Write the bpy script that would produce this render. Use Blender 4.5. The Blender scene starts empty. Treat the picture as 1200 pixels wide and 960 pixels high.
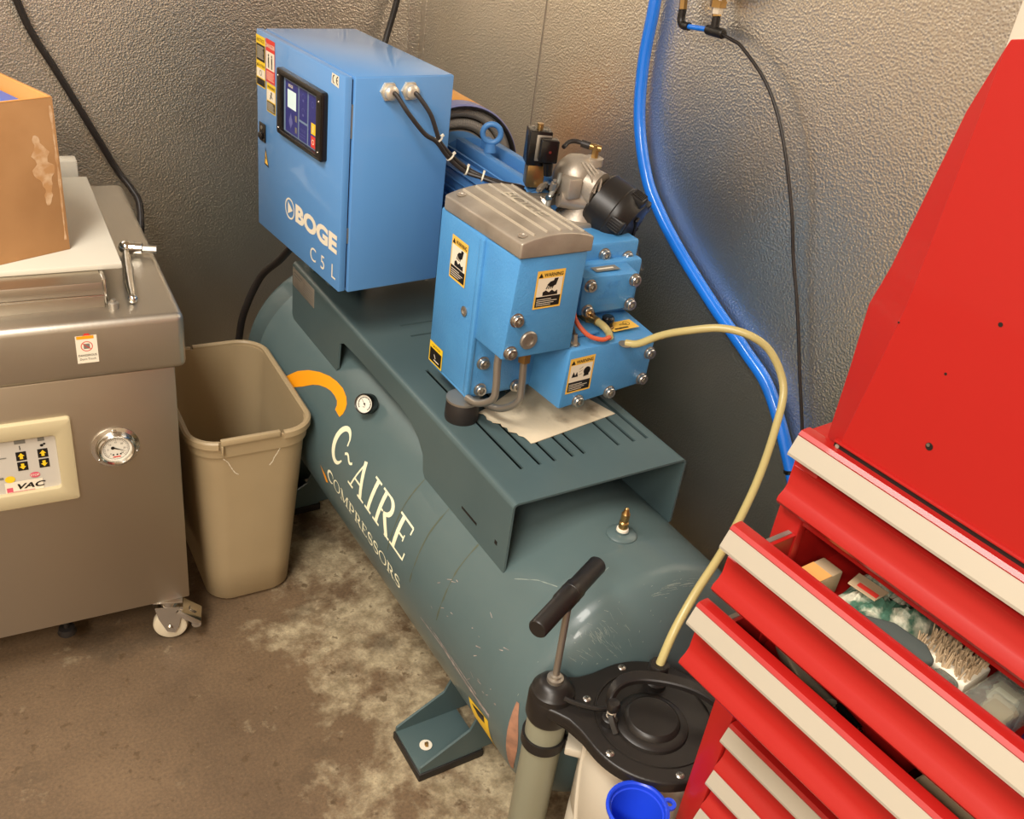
import bpy, bmesh, math, random
from mathutils import Matrix, Vector
PI = math.pi
rnd = random.Random(7)
SC = bpy.context.scene
COL = SC.collection

# ---------------------------------------------------------------- camera
cam_d = bpy.data.cameras.new('camera'); cam = bpy.data.objects.new('camera', cam_d); COL.objects.link(cam)
cam_d.sensor_width = 36; cam_d.lens = 33.84; cam_d.clip_start = .02
cam.matrix_world = Matrix.Translation((0, 0, 1.62)) @ Matrix.Rotation(-0.618343625, 4, 'Z') @ Matrix.Rotation(1.03200704, 4, 'X') @ Matrix.Rotation(0.144259721, 4, 'Z')
SC.camera = cam
# ---------------------------------------------------------------- world, lights, exposure
w = bpy.data.worlds.new('world'); SC.world = w; w.use_nodes = True
w.node_tree.nodes['Background'].inputs[0].default_value = (1.0, .9, .78, 1)
w.node_tree.nodes['Background'].inputs[1].default_value = .25
SC.view_settings.view_transform = 'Standard'; SC.view_settings.look = 'None'
SC.view_settings.gamma = 1; SC.view_settings.use_curve_mapping = False
SC.view_settings.exposure = -0.08
def area(name, loc, target, sx, sy, power, col):
    l = bpy.data.lights.new(name, 'AREA'); l.shape = 'RECTANGLE'; l.size = sx; l.size_y = sy; l.energy = power; l.color = col
    o = bpy.data.objects.new(name, l); COL.objects.link(o); o.location = loc
    o.rotation_euler = (Vector(target) - Vector(loc)).to_track_quat('-Z', 'Y').to_euler()
area('ceiling_fixture_light', (-0.45, 0.75, 2.70), (-0.45, 0.75, 0), .5, 1.3, 74, (1, .94, .86))
area('added_fill_light', (-1.3, -0.9, 2.70), (-1.3, -0.9, 0), .5, 1.3, 118, (1, .92, .82))  # added lamp without a known fixture, brightens the room that the metal walls reflect

# ---------------------------------------------------------------- materials
def lin(c): return tuple((x/12.92 if x <= .04045 else ((x+.055)/1.055)**2.4) for x in c)
def srgb(r, g, b): return lin((r/255, g/255, b/255)) + (1,)
MATS = {}
def mat(name, col, rough=.5, metal=0., coat=0., trans=0., ior=1.45, alpha=1., bump=None, var=None, emit=None, spec=None):
    """bump=(scale, strength, distance); var=(second colour, scale, amount)"""
    m = bpy.data.materials.new(name); m.use_nodes = True
    nt = m.node_tree; b = nt.nodes['Principled BSDF']; L = nt.links
    b.inputs['Base Color'].default_value = col; b.inputs['Roughness'].default_value = rough
    b.inputs['Metallic'].default_value = metal; b.inputs['Coat Weight'].default_value = coat
    b.inputs['Transmission Weight'].default_value = trans; b.inputs['IOR'].default_value = ior
    b.inputs['Alpha'].default_value = alpha
    if spec is not None: b.inputs['Specular IOR Level'].default_value = spec
    tc = nt.nodes.new('ShaderNodeTexCoord')
    if bump:
        n = nt.nodes.new('ShaderNodeTexNoise'); n.inputs['Scale'].default_value = bump[0]; n.inputs['Detail'].default_value = 3
        L.new(tc.outputs['Object'], n.inputs['Vector'])
        bp = nt.nodes.new('ShaderNodeBump'); bp.inputs['Strength'].default_value = bump[1]; bp.inputs['Distance'].default_value = bump[2]
        L.new(n.outputs['Fac'], bp.inputs['Height']); L.new(bp.outputs['Normal'], b.inputs['Normal'])
    if var:
        n = nt.nodes.new('ShaderNodeTexNoise'); n.inputs['Scale'].default_value = var[1]; n.inputs['Detail'].default_value = 6
        L.new(tc.outputs['Object'], n.inputs['Vector'])
        r = nt.nodes.new('ShaderNodeValToRGB'); r.color_ramp.elements[0].position = var[3] if len(var) > 3 else .35; r.color_ramp.elements[1].position = var[4] if len(var) > 4 else .7
        r.color_ramp.elements[0].color = col; r.color_ramp.elements[1].color = var[0]
        L.new(n.outputs['Fac'], r.inputs['Fac'])
        mx = nt.nodes.new('ShaderNodeMix'); mx.data_type = 'RGBA'; mx.inputs['Factor'].default_value = var[2]
        mx.inputs['A'].default_value = col; L.new(r.outputs['Color'], mx.inputs['B'])
        L.new(mx.outputs['Result'], b.inputs['Base Color'])
    if emit:
        b.inputs['Emission Color'].default_value = emit[0]; b.inputs['Emission Strength'].default_value = emit[1]
    MATS[name] = m; return m

M_tank = mat('tank_paint', srgb(76, 95, 97), .33, coat=.15, bump=(60, .05, .002), var=(srgb(94, 110, 109), 3, .6))
M_frame = mat('frame_paint', srgb(72, 90, 92), .38, bump=(90, .06, .001), var=(srgb(88, 105, 105), 4, .6))
M_blue = mat('blue_paint', srgb(92, 146, 204), .36, coat=.5, bump=(220, .05, .001))
M_cast = mat('blue_casting', srgb(80, 148, 204), .36, bump=(240, .45, .0014), var=(srgb(68, 130, 188), 14, .5))
M_motor = mat('blue_motor', srgb(72, 124, 180), .42, bump=(150, .15, .001))
M_alu = mat('cast_aluminium', srgb(178, 168, 154), .42, .5, bump=(300, .35, .0008), var=(srgb(135, 124, 110), 12, .7))
M_alu2 = mat('bright_aluminium', srgb(216, 208, 192), .32, .6, bump=(200, .15, .0006))
M_chrome = mat('chrome', srgb(215, 212, 205), .16, 1.)
M_steel = mat('bolt_steel', srgb(190, 186, 178), .28, .95)
M_dsteel = mat('dull_steel', srgb(160, 153, 142), .4, .75)
M_brass = mat('brass', srgb(170, 138, 88), .3, .9)
M_black = mat('black_plastic', srgb(30, 27, 25), .38, bump=(400, .12, .0005))
M_blackg = mat('black_gloss', srgb(22, 20, 19), .2)
M_rubber = mat('black_rubber', srgb(34, 30, 28), .55)
M_hoseblk = mat('hose_black', srgb(38, 33, 31), .45)
M_white = mat('white_plastic', srgb(225, 218, 200), .4)
M_decal = mat('decal_cream', srgb(240, 238, 205), .5)
M_orange = mat('decal_orange', srgb(246, 160, 22), .45)
M_yel = mat('label_yellow', srgb(240, 200, 40), .45)
M_yel2 = mat('label_gold', srgb(238, 190, 80), .45)
M_lblk = mat('label_black', srgb(24, 20, 18), .45)
M_lwht = mat('label_white', srgb(232, 222, 200), .45)
M_lred = mat('label_red', srgb(214, 60, 50), .45)
M_lgry = mat('label_grey', srgb(120, 118, 110), .45)
M_navy = mat('panel_navy', srgb(46, 50, 122), .35)
M_navy2 = mat('panel_print', srgb(96, 100, 160), .4)
M_pgrey = mat('panel_grey', srgb(118, 140, 168), .35)
M_lcd = mat('lcd', srgb(205, 225, 222), .25, emit=(srgb(205, 230, 226), .25))
M_red = mat('red_paint', srgb(160, 25, 21), .38, coat=.15, bump=(8, .06, .01))
M_redd = mat('red_paint_drawer', srgb(158, 24, 20), .36, coat=.15)
M_cream = mat('aluminium_trim', srgb(176, 168, 152), .42, .25, bump=(40, .1, .001))
M_bin = mat('beige_bin', srgb(172, 152, 118), .42, bump=(300, .05, .0005), var=(srgb(158, 138, 104), 5, .5))
M_binin = M_bin
M_board = mat('white_board', srgb(206, 200, 184), .35, bump=(120, .15, .001))
M_card = mat('cardboard', srgb(184, 138, 90), .8, bump=(60, .15, .001), var=(srgb(160, 114, 68), 7, .8))
M_cardin = mat('cardboard_edge', srgb(224, 160, 88), .8)
M_blueprint = mat('blue_print', srgb(60, 110, 205), .3)
M_hoseblue = mat('hose_blue', srgb(28, 118, 226), .22, coat=.4)
M_hoseclear = mat('hose_clear', srgb(206, 190, 128), .3, trans=.25)
M_paper = mat('oily_paper', srgb(214, 200, 172), .8, bump=(80, .3, .002), var=(srgb(120, 100, 74), 16, .8, .58, .75))
M_jug = mat('translucent_jug', srgb(216, 206, 186), .4, trans=.2)
M_tube = mat('pump_tube', srgb(152, 152, 130), .32, trans=.2)
M_bluecup = mat('blue_cup', srgb(30, 66, 205), .3)
M_wheel = mat('caster_nylon', srgb(214, 202, 176), .4)
M_beigeframe = mat('beige_frame', srgb(188, 174, 138), .45)
M_panelwhite = mat('keypad_film', srgb(196, 190, 178), .4)
M_glass = mat('clear_glass', (1, 1, 1, 1), .03, trans=1., ior=1.3, alpha=.35)
M_dial = mat('dial_white', srgb(225, 220, 205), .4)
M_coil = mat('finned_coil', srgb(158, 150, 140), .45, .2)
M_copper = mat('orange_shroud', srgb(214, 150, 62), .4)
M_lav = mat('lavender_rim', srgb(120, 124, 168), .4)
M_bag = mat('clear_bag', srgb(205, 212, 196), .16, trans=.75, alpha=.75, bump=(40, .6, .01))
M_green = mat('green_items', srgb(72, 108, 88), .5, bump=(60, .5, .01), var=(srgb(210, 205, 180), 45, 1., .42, .6))
M_tan = mat('tan_paper', srgb(190, 164, 130), .7)
M_grey = mat('grey_plastic', srgb(86, 92, 88), .4)
M_wood = mat('aluminium_handle', srgb(150, 140, 120), .35, .5)
M_pink = mat('pink_print', srgb(214, 90, 110), .4)
M_redtube = mat('orange_tube', srgb(205, 92, 60), .4)

def stainless(name, c1, rough, aniso_scale=(1, 1, 60)):
    m = mat(name, c1, rough, 1.); nt = m.node_tree; b = nt.nodes['Principled BSDF']; L = nt.links
    tc = nt.nodes.new('ShaderNodeTexCoord'); mp = nt.nodes.new('ShaderNodeMapping'); mp.inputs['Scale'].default_value = aniso_scale
    n = nt.nodes.new('ShaderNodeTexNoise'); n.inputs['Scale'].default_value = 14; n.inputs['Detail'].default_value = 5
    L.new(tc.outputs['Object'], mp.inputs['Vector']); L.new(mp.outputs['Vector'], n.inputs['Vector'])
    r = nt.nodes.new('ShaderNodeMapRange'); r.inputs['To Min'].default_value = rough - .05; r.inputs['To Max'].default_value = rough + .08
    L.new(n.outputs['Fac'], r.inputs['Value']); L.new(r.outputs['Result'], b.inputs['Roughness'])
    bp = nt.nodes.new('ShaderNodeBump'); bp.inputs['Strength'].default_value = .06; bp.inputs['Distance'].default_value = .001
    L.new(n.outputs['Fac'], bp.inputs['Height']); L.new(bp.outputs['Normal'], b.inputs['Normal'])
    return m
M_stain = stainless('stainless', srgb(196, 188, 174), .36)
M_staintop = stainless('stainless_top', srgb(196, 190, 178), .4, (30, 1, 1))

def wall_metal():
    m = mat('embossed_metal', srgb(205, 198, 186), .34, .96); nt = m.node_tree; b = nt.nodes['Principled BSDF']; L = nt.links
    tc = nt.nodes.new('ShaderNodeTexCoord')
    n = nt.nodes.new('ShaderNodeTexVoronoi'); n.feature = 'SMOOTH_F1'; n.inputs['Scale'].default_value = 225; n.inputs['Smoothness'].default_value = .35
    L.new(tc.outputs['Object'], n.inputs['Vector'])
    n3 = nt.nodes.new('ShaderNodeTexNoise'); n3.inputs['Scale'].default_value = 5; n3.inputs['Detail'].default_value = 2
    L.new(tc.outputs['Object'], n3.inputs['Vector'])
    ad = nt.nodes.new('ShaderNodeMath'); ad.operation = 'MULTIPLY_ADD'; ad.inputs[1].default_value = 2.5
    L.new(n3.outputs['Fac'], ad.inputs[0]); L.new(n.outputs['Distance'], ad.inputs[2])
    bp = nt.nodes.new('ShaderNodeBump'); bp.inputs['Strength'].default_value = .8; bp.inputs['Distance'].default_value = .0011
    L.new(ad.outputs[0], bp.inputs['Height']); L.new(bp.outputs['Normal'], b.inputs['Normal'])
    n2 = nt.nodes.new('ShaderNodeTexNoise'); n2.inputs['Scale'].default_value = 1.6; n2.inputs['Detail'].default_value = 4
    L.new(tc.outputs['Object'], n2.inputs['Vector'])
    r = nt.nodes.new('ShaderNodeValToRGB'); r.color_ramp.elements[0].position = .35; r.color_ramp.elements[1].position = .7
    r.color_ramp.elements[0].color = srgb(232, 223, 208); r.color_ramp.elements[1].color = srgb(214, 212, 206)
    L.new(n2.outputs['Fac'], r.inputs['Fac']); L.new(r.outputs['Color'], b.inputs['Base Color'])
    return m
M_wall = wall_metal()

def floor_mat():
    m = mat('stained_concrete', srgb(110, 92, 70), .55); nt = m.node_tree; b = nt.nodes['Principled BSDF']; L = nt.links
    tc = nt.nodes.new('ShaderNodeTexCoord')
    def noise(s, d, rough=.6, dist=0):
        n = nt.nodes.new('ShaderNodeTexNoise'); n.inputs['Scale'].default_value = s; n.inputs['Detail'].default_value = d
        n.inputs['Roughness'].default_value = rough; n.inputs['Distortion'].default_value = dist
        L.new(tc.outputs['Object'], n.inputs['Vector']); return n
    def ramp(src, p0, p1, c0, c1):
        r = nt.nodes.new('ShaderNodeValToRGB'); e = r.color_ramp.elements; e[0].position = p0; e[1].position = p1; e[0].color = c0; e[1].color = c1
        L.new(src, r.inputs['Fac']); return r
    def mix(f, a, bb, t='MIX'):
        x = nt.nodes.new('ShaderNodeMix'); x.data_type = 'RGBA'; x.blend_type = t
        if isinstance(f, float): x.inputs['Factor'].default_value = f
        else: L.new(f, x.inputs['Factor'])
        for k, v in (('A', a), ('B', bb)):
            if isinstance(v, tuple): x.inputs[k].default_value = v
            else: L.new(v, x.inputs[k])
        return x.outputs['Result']
    brown = ramp(noise(2.2, 6).outputs['Fac'], .3, .72, srgb(90, 73, 55), srgb(122, 101, 77))
    # worn light patches near the compressor: a real stain pattern keyed to place on the floor
    sep = nt.nodes.new('ShaderNodeSeparateXYZ'); L.new(tc.outputs['Object'], sep.inputs[0])
    # distance to the line running in front of the tank
    mr = nt.nodes.new('ShaderNodeMapRange'); mr.inputs['From Min'].default_value = .42; mr.inputs['From Max'].default_value = .66
    L.new(sep.outputs['X'], mr.inputs['Value'])
    nz = noise(7, 8, .68, .15)
    a = nt.nodes.new('ShaderNodeMath'); a.operation = 'MULTIPLY_ADD'; a.inputs[1].default_value = .20
    L.new(mr.outputs['Result'], a.inputs[0]); L.new(nz.outputs['Fac'], a.inputs[2])
    pm = ramp(a.outputs[0], .60, .74, (0, 0, 0, 1), (1, 1, 1, 1))
    light = ramp(noise(30, 5).outputs['Fac'], .35, .65, srgb(138, 124, 98), srgb(188, 174, 144))
    c = mix(pm.outputs['Color'], brown.outputs['Color'], light.outputs['Color'])
    dk = ramp(noise(3.4, 8, .6).outputs['Fac'], .56, .64, (0, 0, 0, 1), (.6, .6, .6, 1))
    c = mix(dk.outputs['Color'], c, srgb(74, 62, 47))
    spots = ramp(noise(30, 3).outputs['Fac'], .62, .68, (0, 0, 0, 1), (.7, .7, .7, 1))
    c = mix(spots.outputs['Color'], c, srgb(84, 66, 44))
    fine = ramp(noise(160, 3).outputs['Fac'], .3, .7, (.78, .78, .78, 1), (1.15, 1.12, 1.08, 1))
    c = mix(1.0, c, fine.outputs['Color'], 'MULTIPLY')
    spk = ramp(noise(300, 2).outputs['Fac'], .70, .74, (0, 0, 0, 1), (.5, .5, .5, 1))
    c = mix(spk.outputs['Color'], c, srgb(176, 160, 134))
    L.new(c, b.inputs['Base Color'])
    bp = nt.nodes.new('ShaderNodeBump'); bp.inputs['Strength'].default_value = .25; bp.inputs['Distance'].default_value = .002
    L.new(noise(120, 4).outputs['Fac'], bp.inputs['Height']); L.new(bp.outputs['Normal'], b.inputs['Normal'])
    return m
M_floor = floor_mat()
M_plaster = mat('warm_white_wall', srgb(226, 214, 194), .7)

# ---------------------------------------------------------------- geometry builder
class G:
    def __init__(s, T=None):
        s.v = []; s.f = []; s.mi = []; s.mats = []; s.T = T or Matrix.Identity(4); s.smooth = True
    def m(s, material):
        if material not in s.mats: s.mats.append(material)
        s.cur = s.mats.index(material); return s
    def add(s, verts, faces, M=None):
        X = s.T @ M if M is not None else s.T
        o = len(s.v); s.v += [X @ Vector(p) for p in verts]
        s.f += [tuple(i + o for i in f) for f in faces]; s.mi += [getattr(s, 'cur', 0)] * len(faces); return s
    def box(s, x0, x1, y0, y1, z0, z1, bev=0., seg=2, M=None):
        bm = bmesh.new(); bmesh.ops.create_cube(bm, size=1)
        for v in bm.verts: v.co = Vector(((x0+x1)/2 + v.co.x*(x1-x0), (y0+y1)/2 + v.co.y*(y1-y0), (z0+z1)/2 + v.co.z*(z1-z0)))
        if bev: bmesh.ops.bevel(bm, geom=bm.edges[:], offset=bev, segments=seg, affect='EDGES', profile=.5)
        return s.bm(bm, M)
    def bm(s, bm, M=None):
        bm.verts.index_update()
        s.add([v.co.copy() for v in bm.verts], [[v.index for v in f.verts] for f in bm.faces], M); bm.free(); return s
    def hexa(s, lo, hi, bev=0., seg=2):
        """solid between two quads (4 points each, same order)"""
        bm = bmesh.new(); V = [bm.verts.new(p) for p in list(lo) + list(hi)]
        n = len(lo)
        bm.faces.new(V[:n][::-1]); bm.faces.new(V[n:])
        for i in range(n): bm.faces.new((V[i], V[(i+1) % n], V[n+(i+1) % n], V[n+i]))
        bmesh.ops.recalc_face_normals(bm, faces=bm.faces[:])
        if bev: bmesh.ops.bevel(bm, geom=bm.edges[:], offset=bev, segments=seg, affect='EDGES', profile=.5)
        return s.bm(bm)
    def prism(s, poly, h0, h1, M=None, bev=0., seg=2):
        bm = bmesh.new(); a = [bm.verts.new((p[0], p[1], h0)) for p in poly]; b = [bm.verts.new((p[0], p[1], h1)) for p in poly]
        n = len(poly); bm.faces.new(a[::-1]); bm.faces.new(b)
        for i in range(n): bm.faces.new((a[i], a[(i+1) % n], b[(i+1) % n], b[i]))
        bmesh.ops.recalc_face_normals(bm, faces=bm.faces[:])
        if bev: bmesh.ops.bevel(bm, geom=bm.edges[:], offset=bev, segments=seg, affect='EDGES', profile=.5)
        return s.bm(bm, M)
    def lathe(s, prof, M=None, n=32, closed=False, cap0=True, cap1=True):
        """prof: (r, z) list turned about z; closed joins last to first"""
        vs = []; fs = []
        for r, z in prof:
            for k in range(n): a = 2*PI*k/n; vs.append((r*math.cos(a), r*math.sin(a), z))
        m_ = len(prof)
        for i in range(m_ if closed else m_-1):
            j = (i+1) % m_
            for k in range(n): fs.append((i*n+k, i*n+(k+1) % n, j*n+(k+1) % n, j*n+k))
        if not closed:
            if cap0 and prof[0][0] > 1e-6: fs.append(tuple(range(n))[::-1])
            if cap1 and prof[-1][0] > 1e-6: fs.append(tuple((m_-1)*n+k for k in range(n)))
        return s.add(vs, fs, M)
    def cyl(s, p0, p1, r, r1=None, n=20, bev=0.):
        p0 = Vector(p0); p1 = Vector(p1); L = (p1-p0).length; r1 = r if r1 is None else r1
        M = Matrix.Translation(p0) @ (p1-p0).to_track_quat('Z', 'Y').to_matrix().to_4x4()
        pr = [(r, 0), (r1, L)] if not bev else [(r-bev, 0), (r, bev), (r1, L-bev), (r1-bev, L)]
        return s.lathe(pr, M, n)
    def tube(s, pts, r, n=12, sub=8, cap=True, closed=False):
        P = [Vector(p) for p in pts]; C = []
        N = len(P)
        rng = range(N) if closed else range(N-1)
        for i in rng:
            p1 = P[i]; p2 = P[(i+1) % N]
            p0 = P[i-1] if (i > 0 or closed) else p1*2-p2
            p3 = P[(i+2) % N] if (i+2 < N or closed) else p2*2-p1
            for k in range(sub):
                t = k/sub
                C.append(.5*((2*p1)+(p2-p0)*t+(2*p0-5*p1+4*p2-p3)*t*t+(3*p1-p0-3*p2+p3)*t**3))
        if not closed: C.append(P[-1])
        vs = []; fs = []; m_ = len(C); nrm = None
        for i, c in enumerate(C):
            if closed: d = (C[(i+1) % m_]-C[i-1]).normalized()
            else: d = (C[min(i+1, m_-1)]-C[max(i-1, 0)]).normalized()
            if nrm is None: nrm = d.orthogonal().normalized()
            nrm = (nrm - d*nrm.dot(d)).normalized(); bn = d.cross(nrm)
            rr = r(i/(m_-1)) if callable(r) else r
            for k in range(n):
                a = 2*PI*k/n; vs.append(c + nrm*math.cos(a)*rr + bn*math.sin(a)*rr)
        for i in range(m_ if closed else m_-1):
            j = (i+1) % m_
            for k in range(n): fs.append((i*n+k, i*n+(k+1) % n, j*n+(k+1) % n, j*n+k))
        if cap and not closed: fs.append(tuple(range(n))[::-1]); fs.append(tuple((m_-1)*n+k for k in range(n)))
        return s.add(vs, fs)
    def sphere(s, c, r, n=16, sz=1.):
        pr = [(max(1e-7, r*math.sin(PI*i/n)), -r*sz*math.cos(PI*i/n)) for i in range(n+1)]
        return s.lathe(pr, Matrix.Translation(c), 2*n)
    # flat drawing on a mapped surface: fn(u, v, h) -> point
    def flat(s, poly, fn, h=.0004):
        return s.add([fn(u, v, h) for u, v in poly], [tuple(range(len(poly)))])
    def rect(s, u0, u1, v0, v1, fn, h=.0004): return s.flat([(u0, v0), (u1, v0), (u1, v1), (u0, v1)], fn, h)
    def text(s, txt, u, v, size, fn, h=.0008, align='LEFT', bold=0., sx=1., shear=0.):
        vs, fs, wd = text_mesh(txt, bold)
        sc = size/.73
        off = {'LEFT': 0, 'CENTER': -wd*sc*sx/2, 'RIGHT': -wd*sc*sx}[align]
        s.add([fn(u + off + (x + shear*y)*sc*sx, v + y*sc, h) for x, y in vs], fs); return s
    def done(s, name, parent=None, angle=35, origin=None, label=None, cat=None, group=None, kind=None, flatshade=False):
        me = bpy.data.meshes.new(name)
        base = Vector((0, 0, 0))
        if parent is not None: base = Vector(WORLD[parent])
        if parent is None and origin is not None: base = Vector(origin)
        me.from_pydata([tuple(p-base) for p in s.v], [], s.f)
        for m_ in s.mats: me.materials.append(m_)
        me.polygons.foreach_set('material_index', s.mi)
        if not flatshade:
            me.polygons.foreach_set('use_smooth', [True]*len(me.polygons)); me.update()
            me.set_sharp_from_angle(angle=math.radians(angle))
        me.update()
        o = bpy.data.objects.new(name, me); COL.objects.link(o)
        if parent is not None: o.parent = parent; WORLD[o] = WORLD[parent]
        else: o.location = base; WORLD[o] = tuple(base)
        tag(o, label, cat, group, kind)
        return o
WORLD = {}
def tag(o, label=None, cat=None, group=None, kind=None):
    for k, v in (('label', label), ('category', cat), ('group', group), ('kind', kind)):
        if v: o[k] = v
    return o
def thing(name, loc, label, cat, group=None):
    o = bpy.data.objects.new(name, None); COL.objects.link(o); o.location = loc; o.empty_display_size = .05
    WORLD[o] = tuple(loc); return tag(o, label, cat, group)
def inst(o, parent, M, name=None):
    """copy a mesh object as a child of parent; M is in world space"""
    c = o.copy(); COL.objects.link(c); c.parent = parent
    c.matrix_local = Matrix.Translation(-Vector(WORLD[parent])) @ M
    if name: c.name = name
    return c
TXT = {}
def text_mesh(txt, bold=0.):
    k = (txt, bold)
    if k in TXT: return TXT[k]
    cu = bpy.data.curves.new('t', 'FONT'); cu.body = txt; cu.size = 1; cu.offset = bold; cu.resolution_u = 4
    o = bpy.data.objects.new('t', cu); COL.objects.link(o)
    bpy.context.view_layer.update()
    me = o.to_mesh()
    vs = [(v.co.x, v.co.y) for v in me.vertices]; fs = [tuple(p.vertices) for p in me.polygons]
    x0 = min(v[0] for v in vs); vs = [(x-x0, y) for x, y in vs]; wd = max(v[0] for v in vs)
    o.to_mesh_clear(); bpy.data.objects.remove(o); bpy.data.curves.remove(cu)
    TXT[k] = (vs, fs, wd); return TXT[k]
def plane_fn(o, ux, vx):
    """surface map: origin o, u axis, v axis (world units)"""
    o = Vector(o); ux = Vector(ux).normalized(); vx = Vector(vx).normalized(); n = ux.cross(vx)
    return lambda u, v, h=0.: o + ux*u + vx*v + n*h
def facing(p, nrm, up=(0, 0, 1)):
    """matrix whose z points along nrm"""
    z = Vector(nrm).normalized(); x = Vector(up).cross(z).normalized(); y = z.cross(x)
    M = Matrix((x, y, z)).transposed().to_4x4(); M.translation = Vector(p); return M
def ngon(cx, cy, r, n=24, ry=None): return [(cx + r*math.cos(2*PI*k/n), cy + (ry or r)*math.sin(2*PI*k/n)) for k in range(n)]
def ring(g, cx, cy, r0, r1, fn, h, a0=0, a1=2*PI, n=28, sy=1.):
    for k in range(n):
        a = a0 + (a1-a0)*k/n; b = a0 + (a1-a0)*(k+1)/n
        g.flat([(cx+r0*math.cos(a), cy+r0*sy*math.sin(a)), (cx+r1*math.cos(a), cy+r1*sy*math.sin(a)), (cx+r1*math.cos(b), cy+r1*sy*math.sin(b)), (cx+r0*math.cos(b), cy+r0*sy*math.sin(b))], fn, h)
def line(g, p, q, w_, fn, h):
    p = Vector(p); q = Vector(q); d = (q-p).normalized(); n = Vector((-d.y, d.x))*w_/2
    g.flat([tuple(p-n), tuple(q-n), tuple(q+n), tuple(p+n)], fn, h)

def rrect2(cx, cy, hx, hy, r, n=6):
    out = []
    for x, y, a0 in ((hx-r, -hy+r, -90), (hx-r, hy-r, 0), (-hx+r, hy-r, 90), (-hx+r, -hy+r, 180)):
        for k in range(n+1): a = math.radians(a0+90*k/n); out.append((cx+x+r*math.cos(a), cy+y+r*math.sin(a)))
    return out
def frame_ring(g, outer, inner, depth, fn, bev=.0025):
    """outer/inner = (cx, cy, hx, hy, r); raised frame on a mapped surface"""
    def sec(o, d, h): return [fn(u, v, h) for u, v in rrect2(o[0], o[1], o[2]-d, o[3]-d, max(.0005, o[4]-d))]
    S = [sec(outer, 0, 0), sec(outer, 0, depth-bev), sec(outer, bev*.3, depth-bev*.3), sec(outer, bev, depth), sec(inner, -bev, depth), sec(inner, -bev*.3, depth-bev*.3), sec(inner, 0, depth-bev), sec(inner, 0, 0)]
    n = len(S[0]); vs = [p for q in S for p in q]; m_ = len(S)
    g.add(vs, [(i*n+k, i*n+(k+1) % n, ((i+1) % m_)*n+(k+1) % n, ((i+1) % m_)*n+k) for i in range(m_) for k in range(n)])
# ================================================================ setting
WX, WY = 1.34, 2.60
g = G().m(M_floor); g.box(-2.7, WX+.1, -2.7, WY+.1, -.1, 0); g.done('floor', kind='structure')
g = G().m(M_wall); g.box(-2.7, WX-.04, WY, WY+.1, 0, 2.75); g.done('wall_far', kind='structure')
g = G().m(M_wall); g.box(WX, WX+.1, 1.98, WY, 0, 2.75); o1 = g.done('wall_right', kind='structure')
g = G().m(M_wall); g.box(WX, WX+.1, .832, 1.977, 0, 2.75); g.done('wall_right', kind='structure')
g = G().m(M_plaster); g.box(WX, WX+.1, -2.7, .83, 0, 2.75); g.done('wall_right', kind='structure')
g = G().m(M_plaster); g.box(WX-.012, WX, .70, .829, 0, 2.75, .003); g.done('trim_1', kind='structure')
g = G().m(M_wall)   # folded metal corner strip
g.box(WX-.043, WX, WY-.0035, WY+.05, 0, 2.75, .001); g.box(WX-.004, WX, WY-.03, WY, 0, 2.75, .001)
g.tube([(WX-.042, WY-.004, 0), (WX-.042, WY-.004, 2.75)], .0018, 8, 1)
g.done('trim_2', kind='structure')
g = G().m(M_dsteel); g.box(WX-.0015, WX+.002, 1.9765, 1.9805, 0, 2.75); g.done('trim_3', kind='structure')
g = G().m(M_plaster); g.box(-2.8, -2.7, -2.7, WY+.1, 0, 2.75); g.done('wall_left', kind='structure')
g = G().m(M_plaster); g.box(-2.7, WX+.1, -2.8, -2.7, 0, 2.75); g.done('wall_near', kind='structure')
g = G().m(M_plaster); g.box(-2.8, WX+.1, -2.8, WY+.1, 2.75, 2.85); g.done('ceiling', kind='structure')

# ================================================================ air compressor
TX, TZ, TR = .9225, .383, .25
comp = thing('air_compressor', (TX, 1.45, 0), 'blue rotary compressor unit on a long dark teal horizontal air tank in the corner', 'compressor')
def tank_fn(y0=0., rot=0.):
    # u runs toward the camera (-y), v up around the side facing -x
    def fn(u, v, h=0.):
        a = v/TR; r = TR + h
        return Vector((TX - r*math.cos(a), -u, TZ + r*math.sin(a)))
    return fn
TF = tank_fn()
YM = Matrix.Translation((TX, 0, TZ)) @ Matrix.Rotation(-PI/2, 4, 'X')       # z -> +y
prof = []
for k in range(13):
    a = PI/2*k/12; prof.append((max(1e-6, TR*math.sin(a)), .845 - .100*math.cos(a)))
prof += [(TR, .90), (TR+.0003, .903), (TR+.0003, .909), (TR, .912), (TR, 2.06), (TR+.0012, 2.063), (TR+.0012, 2.069), (TR, 2.072)]
for k in range(13):
    a = PI/2*(1-k/12); prof.append((max(1e-6, TR*math.sin(a)), 2.13 + .105*math.cos(a)))
g = G().m(M_tank); g.lathe(prof, YM, 96)
g.lathe([(.001, .747), (.022, .746), (.022, .740), (.001, .739)], YM, 20)
tank = g.done('tank', comp, 40, label='dark teal pressure tank with scratched rounded end')
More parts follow.
